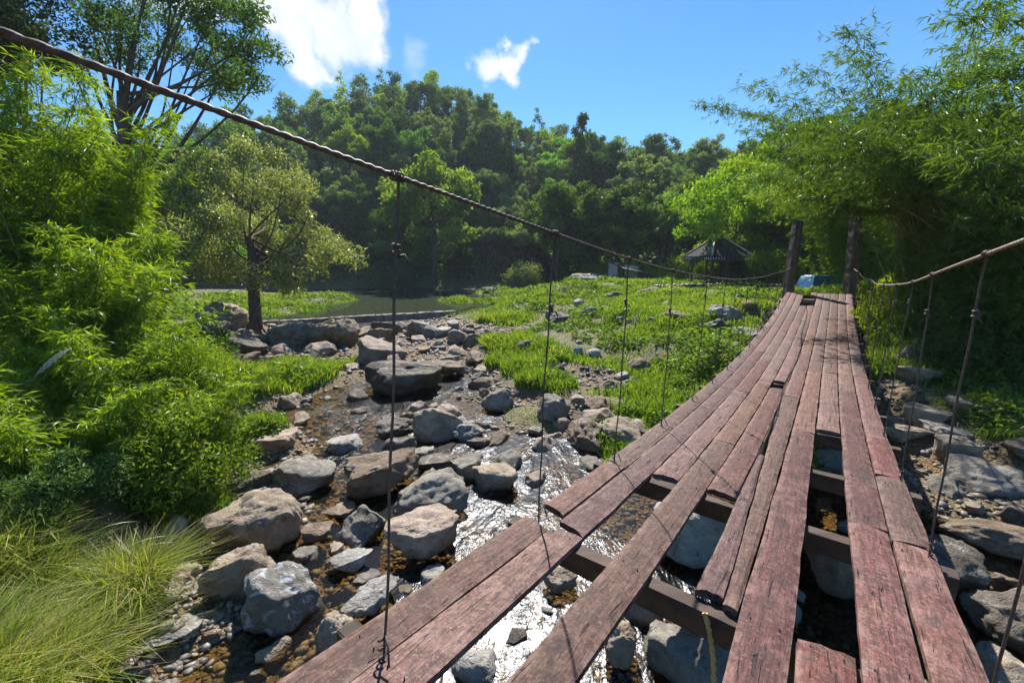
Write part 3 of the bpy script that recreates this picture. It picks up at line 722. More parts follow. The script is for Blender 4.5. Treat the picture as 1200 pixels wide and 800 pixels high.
Px = P[..., 0] * np.cos(th)[:, None] - P[..., 1] * np.sin(th)[:, None] + x[:, None]; Py = P[..., 0] * np.sin(th)[:, None] + P[..., 1] * np.cos(th)[:, None] + y[:, None]
Pz = P[..., 2] + (z + sz * .15)[:, None]
ac = Acc(); ac.add(np.stack([Px, Py, Pz], -1).reshape(-1, 3), tris=(it[None] + (np.arange(n_) * len(iv))[:, None, None]).reshape(-1, 3), a=np.repeat(rng.random(n_), len(iv)))
tag(ac.build('pebbles', M['pebble']), 'loose pebbles and gravel covering the stream bed', 'pebbles', kind='stuff')

# ------------------------------------------------------------------ grasses and herbs
def blades(ac, x, y, z, h, w, lean, val):
    n_ = len(x); th = rng.uniform(0, 2 * PI, n_); d = np.stack([np.cos(th), np.sin(th), np.zeros(n_)], 1)
    ph = rng.uniform(0, 2 * PI, n_); sd = np.stack([np.cos(ph), np.sin(ph), np.zeros(n_)], 1) * (w / 2)[:, None]
    b = np.stack([x, y, z - .02], 1); up = np.array([0, 0, 1.])
    m = b + up * (h * .55)[:, None] + d * (h * lean * .3)[:, None]
    t = b + up * (h * (1 - .25 * lean))[:, None] + d * (h * lean)[:, None]
    P = np.stack([b - sd, b + sd, m - sd * .8, m + sd * .8, t - sd * .12, t + sd * .12], 1)
    i = np.arange(n_)[:, None] * 6
    q = np.concatenate([i + np.array([0, 1, 3, 2]), i + np.array([2, 3, 5, 4])])
    ac.add(P.reshape(-1, 3), q, a=np.repeat(val, 6))
def bsn(x, y): return x * BD[0] + y * BD[1], x * BN[0] + y * BN[1]
def off_bridge(x, y):
    s_, n_ = bsn(x, y); return ~((n_ > -1.85) & (n_ < 1.05) & (s_ > 14) & (s_ < 22.4))
def sample(n_, a0, a1, r0, r1, vmin=.5):
    az = rng.uniform(a0, a1, n_); r = np.exp(rng.uniform(math.log(r0), math.log(r1), n_))
    x, y = r * np.sin(az), r * np.cos(az)
    k = (veg(x, y) > vmin + .12 * rng.random(n_)) & off_bridge(x, y); x, y, r = x[k], y[k], r[k]
    return x, y, ground_z(x, y), r
x, y, z, r = sample(420000, -.75, .92, 5.5, 48, .5)
k = hill(x, y)[0] < -10; x, y, z, r = x[k], y[k], z[k], r[k]
lump = n2(x, y, .45, 3, 21); k = rng.random(len(x)) < np.clip(.68 + lump * 1.2, .08, 1); bare = n2(x, y, .33, 3, 71); k = k & (rng.random(len(x)) > .85 * sstep(.22, .5, bare))
x, y, z, r, lump = x[k], y[k], z[k], r[k], lump[k]
dryp = n2(x, y, .16, 2, 33)
h = np.clip(.2 + .34 * lump + .13 * rng.random(len(x)), .08, .8) * (1 - .45 * sstep(.1, .5, dryp))
ac = Acc(); blades(ac, x, y, z, h, .010 + .0018 * r, rng.uniform(.15, .8, len(x)), np.clip(.5 + .35 * lump + .25 * rng.normal(size=len(x)) , 0, 1))
tag(ac.build('river_grass', M['grass']), 'bright green grass covering the river bar and banks', 'grass', kind='stuff')
x, y, z, r = sample(200000, -.75, .92, 5.5, 45, .55)
k = hill(x, y)[0] < -10; x, y, z, r = x[k], y[k], z[k], r[k]
lump = n2(x, y, .8, 3, 41); k = lump > .02; x, y, z, r, lump = x[k], y[k], z[k], r[k], lump[k]; n_ = len(x)
ac = Acc(); hh = .05 + np.clip(lump - .1, 0, 1) * .6
dd = rng.normal(size=(n_, 3)); dd[:, 2] = np.abs(dd[:, 2]) * .6
ac.leaves(np.stack([x, y, z + hh * rng.random(n_) ** .5], 1), dd, rng.normal(size=(n_, 3)) * .6 + (0, 0, 1), (.05 + .006 * r) * rng.uniform(.7, 1.5, n_), (.025 + .0032 * r), np.clip(.45 + .4 * lump + .25 * rng.normal(size=n_), 0, 1))
tag(ac.build('low_herbs', M['leaf_herb']), 'low leafy herbs spreading over the river bar', 'herbs', kind='stuff')
# tall sedge on the near bank
x = rng.uniform(-5.6, -2.6, 62000); y = rng.uniform(1.2, 4.3, 62000)
edge = -3.3 + .25 * n2(x, y, 1.2, 2, 3) - .25 * np.clip(y - 2.5, 0, 3)
k = (x < edge) & (y < 3.9 + .3 * n2(x, y, 1., 2, 8)); x, y = x[k], y[k]
lump = n2(x, y, 1.5, 3, 51); k = rng.random(len(x)) < np.clip(.6 + lump, .1, 1); x, y, lump = x[k], y[k], lump[k]; z = ground_z(x, y)
ac = Acc(); blades(ac, x, y, z, np.clip(.3 + .3 * lump + .22 * rng.random(len(x)), .07, .85), .006 + .013 * rng.random(len(x)) ** 2, rng.uniform(.1, 1.5, len(x)), np.clip(.5 + .35 * lump + .34 * rng.normal(size=len(x)), 0, 1))
tag(ac.build('bank_sedge', M['grass_dry']), 'long fine yellow green sedge on the near bank', 'grass', kind='stuff')

M['litter'] = leaf_mat('leaf_litter', (.09, .06, .03), (.32, .23, .12), .15, (1., 1., .8), .03)
x = rng.uniform(5.2, 14.5, 15000); y = rng.uniform(2.5, 15, 15000); k = (veg(x, y) > .12) & (rng.random(15000) < np.clip(.5 + n2(x, y, .6, 3, 61), .05, 1)); x, y = x[k], y[k]; n_ = len(x); dd = rng.normal(size=(n_, 3)); dd[:, 2] *= .15
ac = Acc(); ac.leaves(np.stack([x, y, ground_z(x, y) + .012 + .02 * rng.random(n_)], 1), dd, rng.normal(size=(n_, 3)) * .3 + (0, 0, 1), rng.uniform(.06, .16, n_), rng.uniform(.012, .035, n_), rng.random(n_))
tag(ac.build('leaf_litter', M['litter'], smooth=False), 'fallen dry bamboo leaves on the shaded bank', 'litter', kind='stuff')

# ------------------------------------------------------------------ plants
def spray(ac, tips, dirs, nl, L, W, val, droop=.7, spread=.9):
    """a fan of narrow blades at each twig tip"""
    s_, q_ = bsn(tips[:, 0], tips[:, 1]); kk = ~((q_ > -2.2) & (q_ < 1.7) & (s_ > -4) & (s_ < 21.5) & (tips[:, 2] < deck_z(s_) + 3.3))
    tips, dirs, val = tips[kk], dirs[kk], val[kk]
    n_ = len(tips); t = np.repeat(tips, nl, 0); d = np.repeat(unit(dirs), nl, 0); m = n_ * nl
    dd = d + spread * rng.normal(size=(m, 3)) * .6; dd[:, 2] -= droop * rng.random(m)
    c = t - np.repeat(unit(dirs), nl, 0) * (rng.random(m) * .16)[:, None]
    nr = rng.normal(size=(m, 3)) * .45 + (0, 0, 1)
    ac.leaves(c, dd, nr, L * rng.uniform(.6, 1.25, m), W * rng.uniform(.7, 1.2, m), np.clip(np.repeat(val, nl) + .16 * rng.normal(size=m), 0, 1), .1)
def culm_path(base, az, lean, H, arch, m=22):
    t = np.linspace(0, 1, m); out = H * (lean * t + arch * t ** 2.6); d = np.array([math.cos(az), math.sin(az)])
    up = H * (t - .30 * arch * t ** 3.2)
    return np.stack([base[0] + d[0] * out, base[1] + d[1] * out, base[2] + up], 1)
def bamboo(name, label, base, H, n_culm, leafmat, per=150, nl=6, L=.17, W=.022, rad=.5, t0=.12, group=None, arch=(.25, .65), leanto=None, blen=(.25, .95), grow_up=1.):
    root = thing(name, label, 'bamboo', tuple(base), group); cu = []; lf = Acc()
    for c in range(n_culm):
        az = random.uniform(0, 2 * PI)
        if leanto is not None and random.random() < .6: az = leanto + random.gauss(0, .6)
        b = np.array(base) + np.array([math.cos(az) * random.random() * rad, math.sin(az) * random.random() * rad, -.1])
        h = H * random.uniform(.55, 1.); P = culm_path(b, az, random.uniform(.03, .2), h, random.uniform(*arch))
        cu.append((P, h))
        n_ = int(per * h / H); t = t0 + (1 - t0) * rng.random(n_) ** .8
        pi = np.stack([np.interp(t, np.linspace(0, 1, len(P)), P[:, q]) for q in range(3)], 1)
        an = rng.uniform(0, 2 * PI, n_); bl = rng.uniform(*blen, n_) * (1.1 - .5 * t)
        d = np.stack([np.cos(an), np.sin(an), rng.uniform(-.35, .55, n_) * grow_up], 1)
        tip = pi + d * bl[:, None]; tip[:, 2] -= .25 * bl ** 2
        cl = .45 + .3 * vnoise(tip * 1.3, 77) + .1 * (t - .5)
        spray(lf, tip, d, nl, L, W, cl)
        mid = pi + d * (bl * .55)[:, None]; spray(lf, mid, d, max(2, nl // 2), L, W, cl)
        for q in range(0, n_, 3):
            tw = Acc(); lf_t.tube(np.array([pi[q], pi[q] + d[q] * bl[q] * .5 + (0, 0, .03), tip[q]]), [.006, .004, .0015], 3, cap=False) if False else None
    for P, h in cu:
        ac = Acc(); ac.tube(P, np.linspace(.03, .005, len(P)) * (.6 + .05 * h), 7); ac.build('culm', M['culm'], root)
    lf.build('foliage', leafmat, root, smooth=False)
    return root
def puff(lf, c, r, n_, L, W, val, flat=.75, hang=.0):
    d = unit(rng.normal(size=(n_, 3))); rad = r * rng.random(n_) ** .45
    p = c + d * rad[:, None] * np.array([1, 1, flat])
    dd = unit(d * .25 + rng.normal(size=(n_, 3)) * .8 + (0, 0, -hang - .1)); nr = d * 1.1 + rng.normal(size=(n_, 3)) * .38 + (0, 0, .35)
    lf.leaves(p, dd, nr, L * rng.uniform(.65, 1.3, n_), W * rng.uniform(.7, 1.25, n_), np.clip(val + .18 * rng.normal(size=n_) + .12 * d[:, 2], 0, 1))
def limb(ac, p0, p1, r0, r1, bend=.15, m=9, k=7):
    p0, p1 = np.asarray(p0, float), np.asarray(p1, float); t = np.linspace(0, 1, m)[:, None]; L = np.linalg.norm(p1 - p0)
    off = np.array([random.gauss(0, 1), random.gauss(0, 1), random.gauss(0, .4)]) * L * bend
    P = p0 + (p1 - p0) * t + off * np.sin(t * PI) * .5 + np.array([0, 0, -L * bend * .6]) * np.sin(t * PI) + .02 * L * np.sin(t * 9 + random.random() * 6) * np.array([1, -1, .3])
    ac.tube(P, np.linspace(r0, r1, m), k); return P
def tree(name, label, base, trunk_h, tr, puffs, leafmat, barkmat, nleaf, L, W, flat=.75, hang=0., group=None, lean=(0, 0), cat='tree', twigs=True, bend=.14, limbs=1.):
    """puffs: list of (x,y,z,r) in world; limbs run from the trunk to them"""
    root = thing(name, label, cat, tuple(base), group); tk = Acc(); lf = Acc()
    base = np.asarray(base, float); top = base + np.array([lean[0], lean[1], trunk_h])
    P = limb(tk, base - (0, 0, .25), top, tr * 1.25, tr * .62, .04, 14, 10)
    for j in range(5):
        an = j * 1.26 + random.random(); tk.tube(np.array([base + (math.cos(an) * tr * 1.9, math.sin(an) * tr * 1.9, -.15), base + (math.cos(an) * tr * .9, math.sin(an) * tr * .9, tr * .9), base + (0, 0, tr * 2.4)]), [tr * .28, tr * .4, tr * .3], 6)
    for (x, y, z, r) in puffs:
        c = np.array([x, y, z]); st = P[random.randrange(7, 14)]
        if twigs and random.random() < limbs:
            Q = limb(tk, st, c, tr * random.uniform(.2, .36), tr * .05, bend, 8, 6)
            for _ in range(3):
                e = c + r * .8 * unit(rng.normal(size=3)); limb(tk, Q[-2], e, tr * .06, tr * .015, .12, 5, 4)
        nn = int(nleaf * r * r)
        for _ in range(3):
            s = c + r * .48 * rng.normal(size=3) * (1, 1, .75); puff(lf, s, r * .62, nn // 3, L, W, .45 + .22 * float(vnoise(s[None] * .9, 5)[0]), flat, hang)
    tk.build('trunk', barkmat, root); lf.build('crown', leafmat, root, smooth=False)
    return root

# near left bank: bamboo, shrubs, arching reeds
def g3(x, y): return (x, y, gz(x, y))
bamboo('bamboo_clump', 'tall bright green bamboo leaning over the near bank under the rusty cable', g3(-9.1, 8.4), 7.1, 30, M['leaf_bamboo'], 240, 7, .2, .027, .75, .06, arch=(.05, .26), blen=(.2, .7))
bamboo('bamboo_clump', 'leafy yellow green bamboo between the tall bamboo and the low bush', g3(-7.6, 7.2), 4.2, 20, M['leaf_bamboo'], 210, 7, .18, .024, .5, .04, arch=(.06, .3), blen=(.2, .55))
bamboo('bamboo_clump', 'bamboo clump at the picture edge behind the sedge', g3(-10.3, 8.0), 7.9, 30, M['leaf_bamboo'], 240, 7, .2, .027, .8, .05, arch=(.05, .28), blen=(.2, .7))
bamboo('bamboo_clump', 'slender bamboo standing behind the tall clump on the bank', g3(-11.6, 10.6), 7.6, 16, M['leaf_bamboo'], 200, 7, .22, .03, .7, .12, arch=(.05, .3))
def shrub(name, label, x, y, rx, h, n_, lm, L=.09, W=.04, cat='shrub', group=None, sub=14, D=None):
    b = g3(x, y); root = thing(name, label, cat, b, group); st = Acc(); lf = Acc()
    for j in range(sub):
        an = random.uniform(0, 2 * PI); q = random.random() ** .5
        c = np.array([x + math.cos(an) * rx * q, y + math.sin(an) * rx * q, b[2] + h * random.uniform(.15, .95) * (1 - .45 * q * q)])
        r = max(rx, h) * random.uniform(.22, .36)
        limb(st, np.array(b) + (random.gauss(0, .1), random.gauss(0, .1), -.05), c, .018 * h, .005 * h, .1, 6, 5)
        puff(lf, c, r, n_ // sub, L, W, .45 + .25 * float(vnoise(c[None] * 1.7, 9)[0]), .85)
    st.build('stem', M['bark_brown'], root); lf.build('foliage', lm, root, smooth=False); return root
shrub('bush', 'bright green leafy bush hanging over the shallows beside the tan boulders', -4.55, 5.4, .6, 1.35, 13000, M['leaf_shrub'], .075, .028, sub=26)
shrub('bush', 'dense green bush below the bamboo behind the shallows', -5.95, 7.0, .75, 1.7, 13000, M['leaf_shrub'], .085, .03, sub=26)
bamboo('bamboo_shoots', 'low drooping bamboo shoots at the picture edge above the sedge', g3(-5.7, 4.9), 1.9, 16, M['leaf_bamboo'], 110, 6, .15, .02, .55, .05, arch=(.15, .6), blen=(.12, .4))
bamboo('bamboo_shoots', 'low bamboo shoots mixed into the bush above the shallows', g3(-5.05, 5.8), 1.9, 14, M['leaf_bamboo'], 100, 6, .14, .019, .5, .1, arch=(.2, .7), blen=(.12, .4))
bamboo('bamboo_shoots', 'bamboo shoots filling the foot of the tall clump', g3(-6.6, 6.3), 2.5, 18, M['leaf_bamboo'], 120, 6, .16, .022, .6, .05, arch=(.15, .6), blen=(.15, .5))
shrub('bush', 'dull green bush with dry stems behind the sedge', -4.9, 4.3, .5, .7, 4200, M['leaf_dark'], .075, .024, sub=14)
shrub('bush', 'low bright bush at the waterside upstream of the bamboo', -7.4, 9.2, .9, 1.2, 11000, M['leaf_bamboo'], .09, .03, sub=20)
# arching reed blades
rt = thing('reed_tuft', 'pale arching reed blades rising from the sedge on the near bank', 'reed', g3(-4.1, 3.6)); ac = Acc()
for j in range(22):
    an = random.uniform(-.4, 2 * PI * .6); Lr = random.uniform(.5, 1.0); t = np.linspace(0, 1, 12); b = np.array(g3(-4.1 + random.gauss(0, .2), 3.6 + random.gauss(0, .12)))
    hx = Lr * .85 * t ** 1.3; hz = Lr * .95 * (t - .75 * t ** 2.4); d = np.array([math.cos(an), math.sin(an)])
    C = np.stack([b[0] + d[0] * hx, b[1] + d[1] * hx, b[2] + hz], 1); sd = np.array([-d[1], d[0], .3]) * .006
    w = (1 - t ** 3)[:, None] * sd + 1e-4
    P = np.stack([C - w, C + w], 1).reshape(-1, 3); i = np.arange(11)[:, None] * 2
    ac.add(P, i + np.array([0, 1, 3, 2]), a=random.uniform(.4, 1))
ac.build('blades', M['grass_dry'], rt)
# dead broad leaf fronds
M['frond'] = leaf_mat('dry_frond', (.12, .12, .09), (.24, .24, .19), .3, (1, 1, .9), .1)
for lab, p, an, Lr in (('grey dry broad leaf drooping from the bush at the picture edge', B(42, 488, 4.6), 3.6, .55), ('pale folded broad leaf in the bamboo above the grey dry leaf', B(82, 408, 5.0), 4.4, .35)):
    t = np.linspace(0, 1, 14); d = np.array([math.cos(an), math.sin(an)]); ac = Acc()
    C = np.stack([p[0] + d[0] * t * Lr, p[1] + d[1] * t * Lr, p[2] - Lr * .75 * t ** 1.6], 1); wd = .07 * np.sin(PI * np.clip(t * .93 + .05, 0, 1)) ** .8
    sd = np.array([-d[1], d[0], 0]); rows = [C + sd * (wd * u_)[:, None] + np.array([0, 0, -.35]) * (wd * abs(u_))[:, None] + np.array([0, 0, .012]) * np.sin(t * 40 + u_ * 3)[:, None] for u_ in (-1, -.5, 0, .5, 1)]
    P = np.stack(rows, 1).reshape(-1, 3); q = [(a_ * 5 + b_, a_ * 5 + b_ + 1, a_ * 5 + b_ + 6, a_ * 5 + b_ + 5) for a_ in range(13) for b_ in range(4)]
    ac.add(P, q, a=random.uniform(.3, .9)); tag(ac.build('dry_leaf', M['frond']), lab, 'leaf')

# bamboo on the bridge's other bank
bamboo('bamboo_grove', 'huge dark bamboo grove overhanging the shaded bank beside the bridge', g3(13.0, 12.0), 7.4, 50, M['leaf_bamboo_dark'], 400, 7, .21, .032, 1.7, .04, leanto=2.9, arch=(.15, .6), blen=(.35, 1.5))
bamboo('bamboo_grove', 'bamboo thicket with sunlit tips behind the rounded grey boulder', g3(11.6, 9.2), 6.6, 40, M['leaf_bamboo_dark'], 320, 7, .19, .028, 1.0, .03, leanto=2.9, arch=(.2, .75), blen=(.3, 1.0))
bamboo('bamboo_grove', 'bright bamboo spray hanging in from above the picture corner', g3(10.4, 4.6), 8.4, 11, M['leaf_bamboo_mid'], 150, 6, .18, .025, .6, .55, leanto=2.0, arch=(.45, .8), blen=(.2, .7))
bamboo('bamboo_grove', 'bright yellow green bamboo at the picture edge before the dark grove', g3(11.0, 7.4), 4.9, 8, M['leaf_bamboo_mid'], 170, 7, .17, .024, .4, .45, leanto=2.2, arch=(.2, .5), blen=(.25, .8))
bamboo('bamboo_grove', 'feathery bamboo with thin tips against the sky behind the grove', g3(15.0, 15.2), 10.6, 20, M['leaf_bamboo_mid'], 260, 6, .21, .032, .8, .42, leanto=3.2, arch=(.3, .7), blen=(.3, 1.2))
bamboo('bamboo_grove', 'long arching bamboo canes reaching over the deck', g3(14.6, 13.8), 8.6, 15, M['leaf_bamboo_mid'], 230, 6, .2, .032, .7, .4, leanto=3.25, arch=(.45, .95), blen=(.3, 1.))
bamboo('bamboo_grove', 'light green bamboo drooping around the tops of the end posts', g3(19.0, 22.5), 9.8, 26, M['leaf_bamboo'], 300, 6, .3, .05, 1.6, .16, leanto=3.2, arch=(.25, .65), blen=(.4, 1.6))
bamboo('bamboo_grove', 'dark bamboo wall at the picture edge above the shaded water', g3(15.5, 9.0), 6.5, 26, M['leaf_bamboo_dark'], 250, 6, .26, .04, 1.6, .04, leanto=2.4, arch=(.15, .5), blen=(.4, 1.5))
tree('lime_tree', 'lime green tree drooping over the pavilion roof', g3(17.6, 34.5), 4.2, .22, [(*B(px, py, 33 + random.uniform(-2, 2)), random.uniform(.9, 1.4)) for px, py in [(815,235),(830,215),(850,200),(870,190),(885,205),(862,225),(842,240),(820,255),(806,268),(880,235),(895,215),(900,240),(905,190),(890,255),(870,245),(835,228),(835,258),(852,258),(822,268),(872,262)]], M['leaf_lime'], M['bark'], 330, .26, .12)
tree('lime_tree', 'lime green tree filling the gap above the end posts', g3(22.5, 28.5), 4.0, .2, [(*B(px, py, 27.5 + random.uniform(-2, 2)), random.uniform(.8, 1.3)) for px, py in [(930,200),(945,180),(960,215),(940,232),(925,245),(975,240),(985,220),(1000,200),(960,250),(990,250),(1010,240),(920,225),(1020,215),(970,190)]], M['leaf_lime'], M['bark'], 360, .24, .11)
for k_, (x, y, rx, h) in enumerate([(12.6, 13.0, 1.2, 1.5), (10.6, 9.3, .9, 1.1), (14.9, 16.6, .9, 1.2)]):
    shrub('bank_shrub', ['sunlit shrub at the far foot of the bamboo grove', 'small dark shrub on the shaded bank under the bamboo', 'green shrub on the bank beside the far end of the deck'][k_], x, y, rx, h, 9000, [M['leaf_lime'], M['leaf_dark'], M['leaf_lime']][k_], .13, .05, sub=18)

# the lone tree by the weir
tb = A(298, 388, .5)
pf = []
for px, py in [(300,195),(262,215),(330,215),(300,225),(240,245),(275,250),(315,250),(350,245),(365,270),(335,280),(300,280),(262,275),(238,280),(375,300),(350,310),(318,310),(285,310),(255,305),(384,308),(345,322),(262,322),(225,262),(365,245),(270,195),(285,175),(222,300),(375,285),(388,298),(345,225),(318,195),(250,225),(290,262),(325,300)]:
    p = B(px, py, 19.9 + random.uniform(-1.5, 1.5)); pf.append((*p, random.uniform(.7, 1.1)))
tree('broadleaf_tree', 'lone olive green tree with bare brown trunk among the rocks by the weir', tb, 4.2, .25, pf, M['leaf_olive'], M['bark_brown'], 640, .18, .08, flat=1.0, lean=(.25, 0), limbs=.55)
# trees of the left bank behind it
def B3(l, D, j, r0, r1): return [(*B(px, py, D + random.uniform(-j, j)), random.uniform(r0, r1)) for px, py in l]
tree('bank_tree', 'yellow olive bushy tree between the bamboo and the lone tree', g3(-14.5, 17.0), 3.0, .2, B3([(215,215),(235,230),(205,240),(190,255),(222,262),(245,262),(200,285),(185,230),(230,200),(175,270),(165,245)], 17, 1.5, .7, 1.1), M['leaf_olive'], M['bark'], 1000, .18, .07)
tree('rain_tree', 'great spreading tree with crooked drooping limbs against the sky', g3(-18.0, 18.5), 9.5, .33,
     B3([(95,60),(110,20),(135,40),(150,5),(165,55),(185,20),(205,45),(225,15),(240,50),(262,30),(272,62),(295,55),(310,80),(285,92),(262,98),(228,80),(200,8),(255,-5),(180,-25),(220,-35),(140,-40),(265,-45),(100,-20),(85,80),(120,70),(300,30),(240,-60),(180,-70)], 18.5, 2.2, .75, 1.2), M['leaf_dark'], M['bark'], 640, .19, .075, lean=(2.2, 0), bend=.08)
tree('bank_tree', 'dark tree cut off by the upper picture corner', g3(-21, 17.0), 8.0, .35, B3([(0,20),(25,10),(45,35),(20,45),(-20,40),(-30,0),(10,-20),(50,15),(-40,70),(5,70)], 16.5, 1.2, .8, 1.2), M['leaf_dark'], M['bark'], 700, .2, .08)
tree('bank_tree', 'shadowy tree filling the space behind the near bamboo', g3(-19, 22), 4.0, .3, [(-19 + random.gauss(0, 2.2), 22 + random.gauss(0, 1.6), 5 + random.gauss(0, 1.7), random.uniform(1., 1.5)) for _ in range(16)], M['leaf_forest'], M['bark'], 420, .24, .1)

# forest trees: six kinds, each with trunk and crown
def proto(kind, lm):
    root = thing('forest_tree', '', 'tree', (0, 0, 0)); tk = Acc(); lf = Acc(); pts = []
    H = {'round': 10, 'tall': 13, 'spread': 10.5, 'cone': 13, 'open': 11, 'low': 7.5}[kind]
    for j in range({'round': 40, 'tall': 40, 'spread': 40, 'cone': 46, 'open': 26, 'low': 34}[kind]):
        d = unit(rng.normal(size=3)); q = random.random() ** .4
        if kind == 'round': c = np.array([d[0] * 3.6 * q, d[1] * 3.6 * q, 6.4 + d[2] * 3.2 * q]); r = random.uniform(.9, 1.4)
        elif kind == 'tall': c = np.array([d[0] * 2.5 * q, d[1] * 2.5 * q, 7.6 + d[2] * 4.8 * q]); r = random.uniform(.8, 1.25)
        elif kind == 'spread': c = np.array([d[0] * 4.6 * q, d[1] * 4.6 * q, 7.8 + abs(d[2]) * 2.2 * q - (q * d[0]) ** 2]); r = random.uniform(.9, 1.3)
        elif kind == 'cone': t = random.random(); an = random.uniform(0, 6.28); R = 2.7 * (1 - t) ** .7 + .2; c = np.array([math.cos(an) * R * q, math.sin(an) * R * q, 2.6 + t * 10]); r = .55 + .6 * (1 - t)
        elif kind == 'open': c = np.array([d[0] * 3.6 * q, d[1] * 3.6 * q, 7.2 + d[2] * 3.6 * q]); r = random.uniform(.7, 1.2)
        else: c = np.array([d[0] * 3.2 * q, d[1] * 3.2 * q, 3.4 + d[2] * 3.0 * q]); r = random.uniform(.9, 1.3)
        pts.append((c, r))
    P = limb(tk, (0, 0, -1.0), (random.gauss(0, .3), random.gauss(0, .3), H * .66), .26, .12, .05, 10, 7)
    for c, r in pts:
        if random.random() < .5: limb(tk, P[random.randrange(4, 10)], c, .09, .025, .12, 6, 4)
        n_ = int(190 * r * r)
        for _ in range(2):
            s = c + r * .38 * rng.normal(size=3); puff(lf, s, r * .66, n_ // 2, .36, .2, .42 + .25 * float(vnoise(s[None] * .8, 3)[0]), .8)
    t_ = tk.build('trunk', M['bark'], root); l_ = lf.build('crown', lm, root, smooth=False)
    return root
kinds = [('round', 'leaf_forest'), ('tall', 'leaf_forest'), ('spread', 'leaf_forest_c'), ('cone', 'leaf_dark'), ('open', 'leaf_forest_c'), ('low', 'leaf_forest_b'), ('round', 'leaf_forest_b'), ('round', 'leaf_dark'), ('tall', 'leaf_forest_c')]
PROT = [proto(k, M[l]) for k, l in kinds]
used = set()
def put(k, x, y, z, sc, label, group):
    rz = random.uniform(0, 6.28); s3 = (sc * random.uniform(.9, 1.12), sc * random.uniform(.9, 1.12), sc * random.uniform(.88, 1.15))
    if k not in used:
        used.add(k); o = PROT[k]; o.location = (x, y, z); o.rotation_euler = (0, 0, rz); o.scale = s3; o['label'] = label
        if group: o['group'] = group
    else: dup(PROT[k], (x, y, z), rz, s3, label, group)
    if group is None and 'group' in PROT[k] and False: pass
spots = []
def try_spot(x, y, sep):
    for a_, b_ in spots:
        if (a_ - x) ** 2 + (b_ - y) ** 2 < sep * sep: return False
    spots.append((x, y)); return True
cand = []
for _ in range(26000):
    az = random.uniform(-.98, .95); r = math.sqrt(random.uniform(48 ** 2, 113 ** 2)); x, y = r * math.sin(az), r * math.cos(az)
    h, t = hill(np.array([x]), np.array([y]))
    if h[0] < -10 or t[0] < .02: continue
    if not try_spot(x, y, 3.5 + 1.0 * random.random()): continue
    cand.append((r, x, y, float(t[0])))
cand.sort()
far = []
for q_, (r, x, y, t) in enumerate(cand):
    z = gz(x, y) - .2
    if t < .16: k = random.choice([0, 2, 4, 7, 7, 1]); lab, grp = 'dark forest tree at the shaded foot of the hill', 'trees at the foot of the hill'
    elif t > .4: k = random.choice([0, 1, 2, 4, 6, 8, 7]); lab, grp = 'forest tree on the middle slope of the hill', 'trees on the middle slope'
    else: k = random.choice([0, 1, 2, 4, 5, 6, 8]); lab, grp = 'forest tree on the lower slope of the hill', 'trees on the lower slope'
    if q_ < 255: put(k, x, y, z, random.choice([.48, .6, .7, .8, 1.0]) * random.uniform(.9, 1.1), lab, grp)
    else: far.append((x, y, z, t))
# the rest of the wood: one mass of crowns over the upper hill
def far_crown(kind):
    P_, D_, N_, V_ = [], [], [], []
    for j in range(26):
        d = unit(rng.normal(size=3)); q = random.random() ** .4
        if kind == 0: c = np.array([d[0] * 2.4 * q, d[1] * 2.4 * q, 4.6 + d[2] * 2.2 * q]); r = random.uniform(.7, 1.1)
        elif kind == 1: c = np.array([d[0] * 1.6 * q, d[1] * 1.6 * q, 5.2 + d[2] * 3.4 * q]); r = random.uniform(.6, 1.)
        elif kind == 2: t = random.random(); an = random.uniform(0, 6.28); R_ = 1.9 * (1 - t) ** .7 + .15; c = np.array([math.cos(an) * R_ * q, math.sin(an) * R_ * q, 1.8 + t * 7.4]); r = .4 + .4 * (1 - t)
        else: c = np.array([d[0] * 3.1 * q, d[1] * 3.1 * q, 5.4 + abs(d[2]) * 1.5 * q - .5 * q]); r = random.uniform(.6, 1.)
        n_ = int(95 * r * r); d = unit(rng.normal(size=(n_, 3))); p = c + d * (r * rng.random(n_) ** .45)[:, None] * np.array([1, 1, .8])
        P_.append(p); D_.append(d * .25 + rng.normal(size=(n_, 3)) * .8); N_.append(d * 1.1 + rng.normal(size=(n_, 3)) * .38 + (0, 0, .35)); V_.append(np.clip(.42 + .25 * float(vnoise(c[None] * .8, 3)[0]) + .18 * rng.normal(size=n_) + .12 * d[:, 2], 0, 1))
    return [np.concatenate(a_) for a_ in (P_, D_, N_, V_)]
FC = [far_crown(k_) for k_ in (0, 1, 2, 3, 0, 3)]
masses = {}
for (x, y, z, t) in far:
    P_, D_, N_, V_ = FC[random.choice([0, 1, 3, 4, 5, 2] if t < .85 else [0, 1, 2, 1, 3])]
    th = random.uniform(0, 6.28); cs, sn = math.cos(th), math.sin(th); sc = random.uniform(.7, 1.2); Rm = np.array([[cs, -sn, 0], [sn, cs, 0], [0, 0, 1]])
    ac = masses.setdefault(random.choice(['leaf_forest', 'leaf_forest', 'leaf_forest_c', 'leaf_dark', 'leaf_forest_b']), Acc())
    ac.leaves(P_ @ Rm.T * sc + (x, y, z), D_ @ Rm.T, N_ @ Rm.T, .42 * sc * rng.uniform(.65, 1.3, len(P_)), .25 * sc, np.clip(V_ + random.gauss(0, .2), 0, 1))
    ac.tube(np.array([(x, y, z - .5), (x, y, z + 4.5 * sc)]), [.16, .08], 5)
for (mk, ac), lab in zip(masses.items(), ('distant wood on the upper hill, mid green crowns', 'distant wood on the upper hill, grey green crowns', 'distant wood on the upper hill, dark crowns', 'distant wood on the upper hill, bright crowns')):
    tag(ac.build('distant_wood', M[mk], smooth=False), lab, 'wood', kind='stuff')
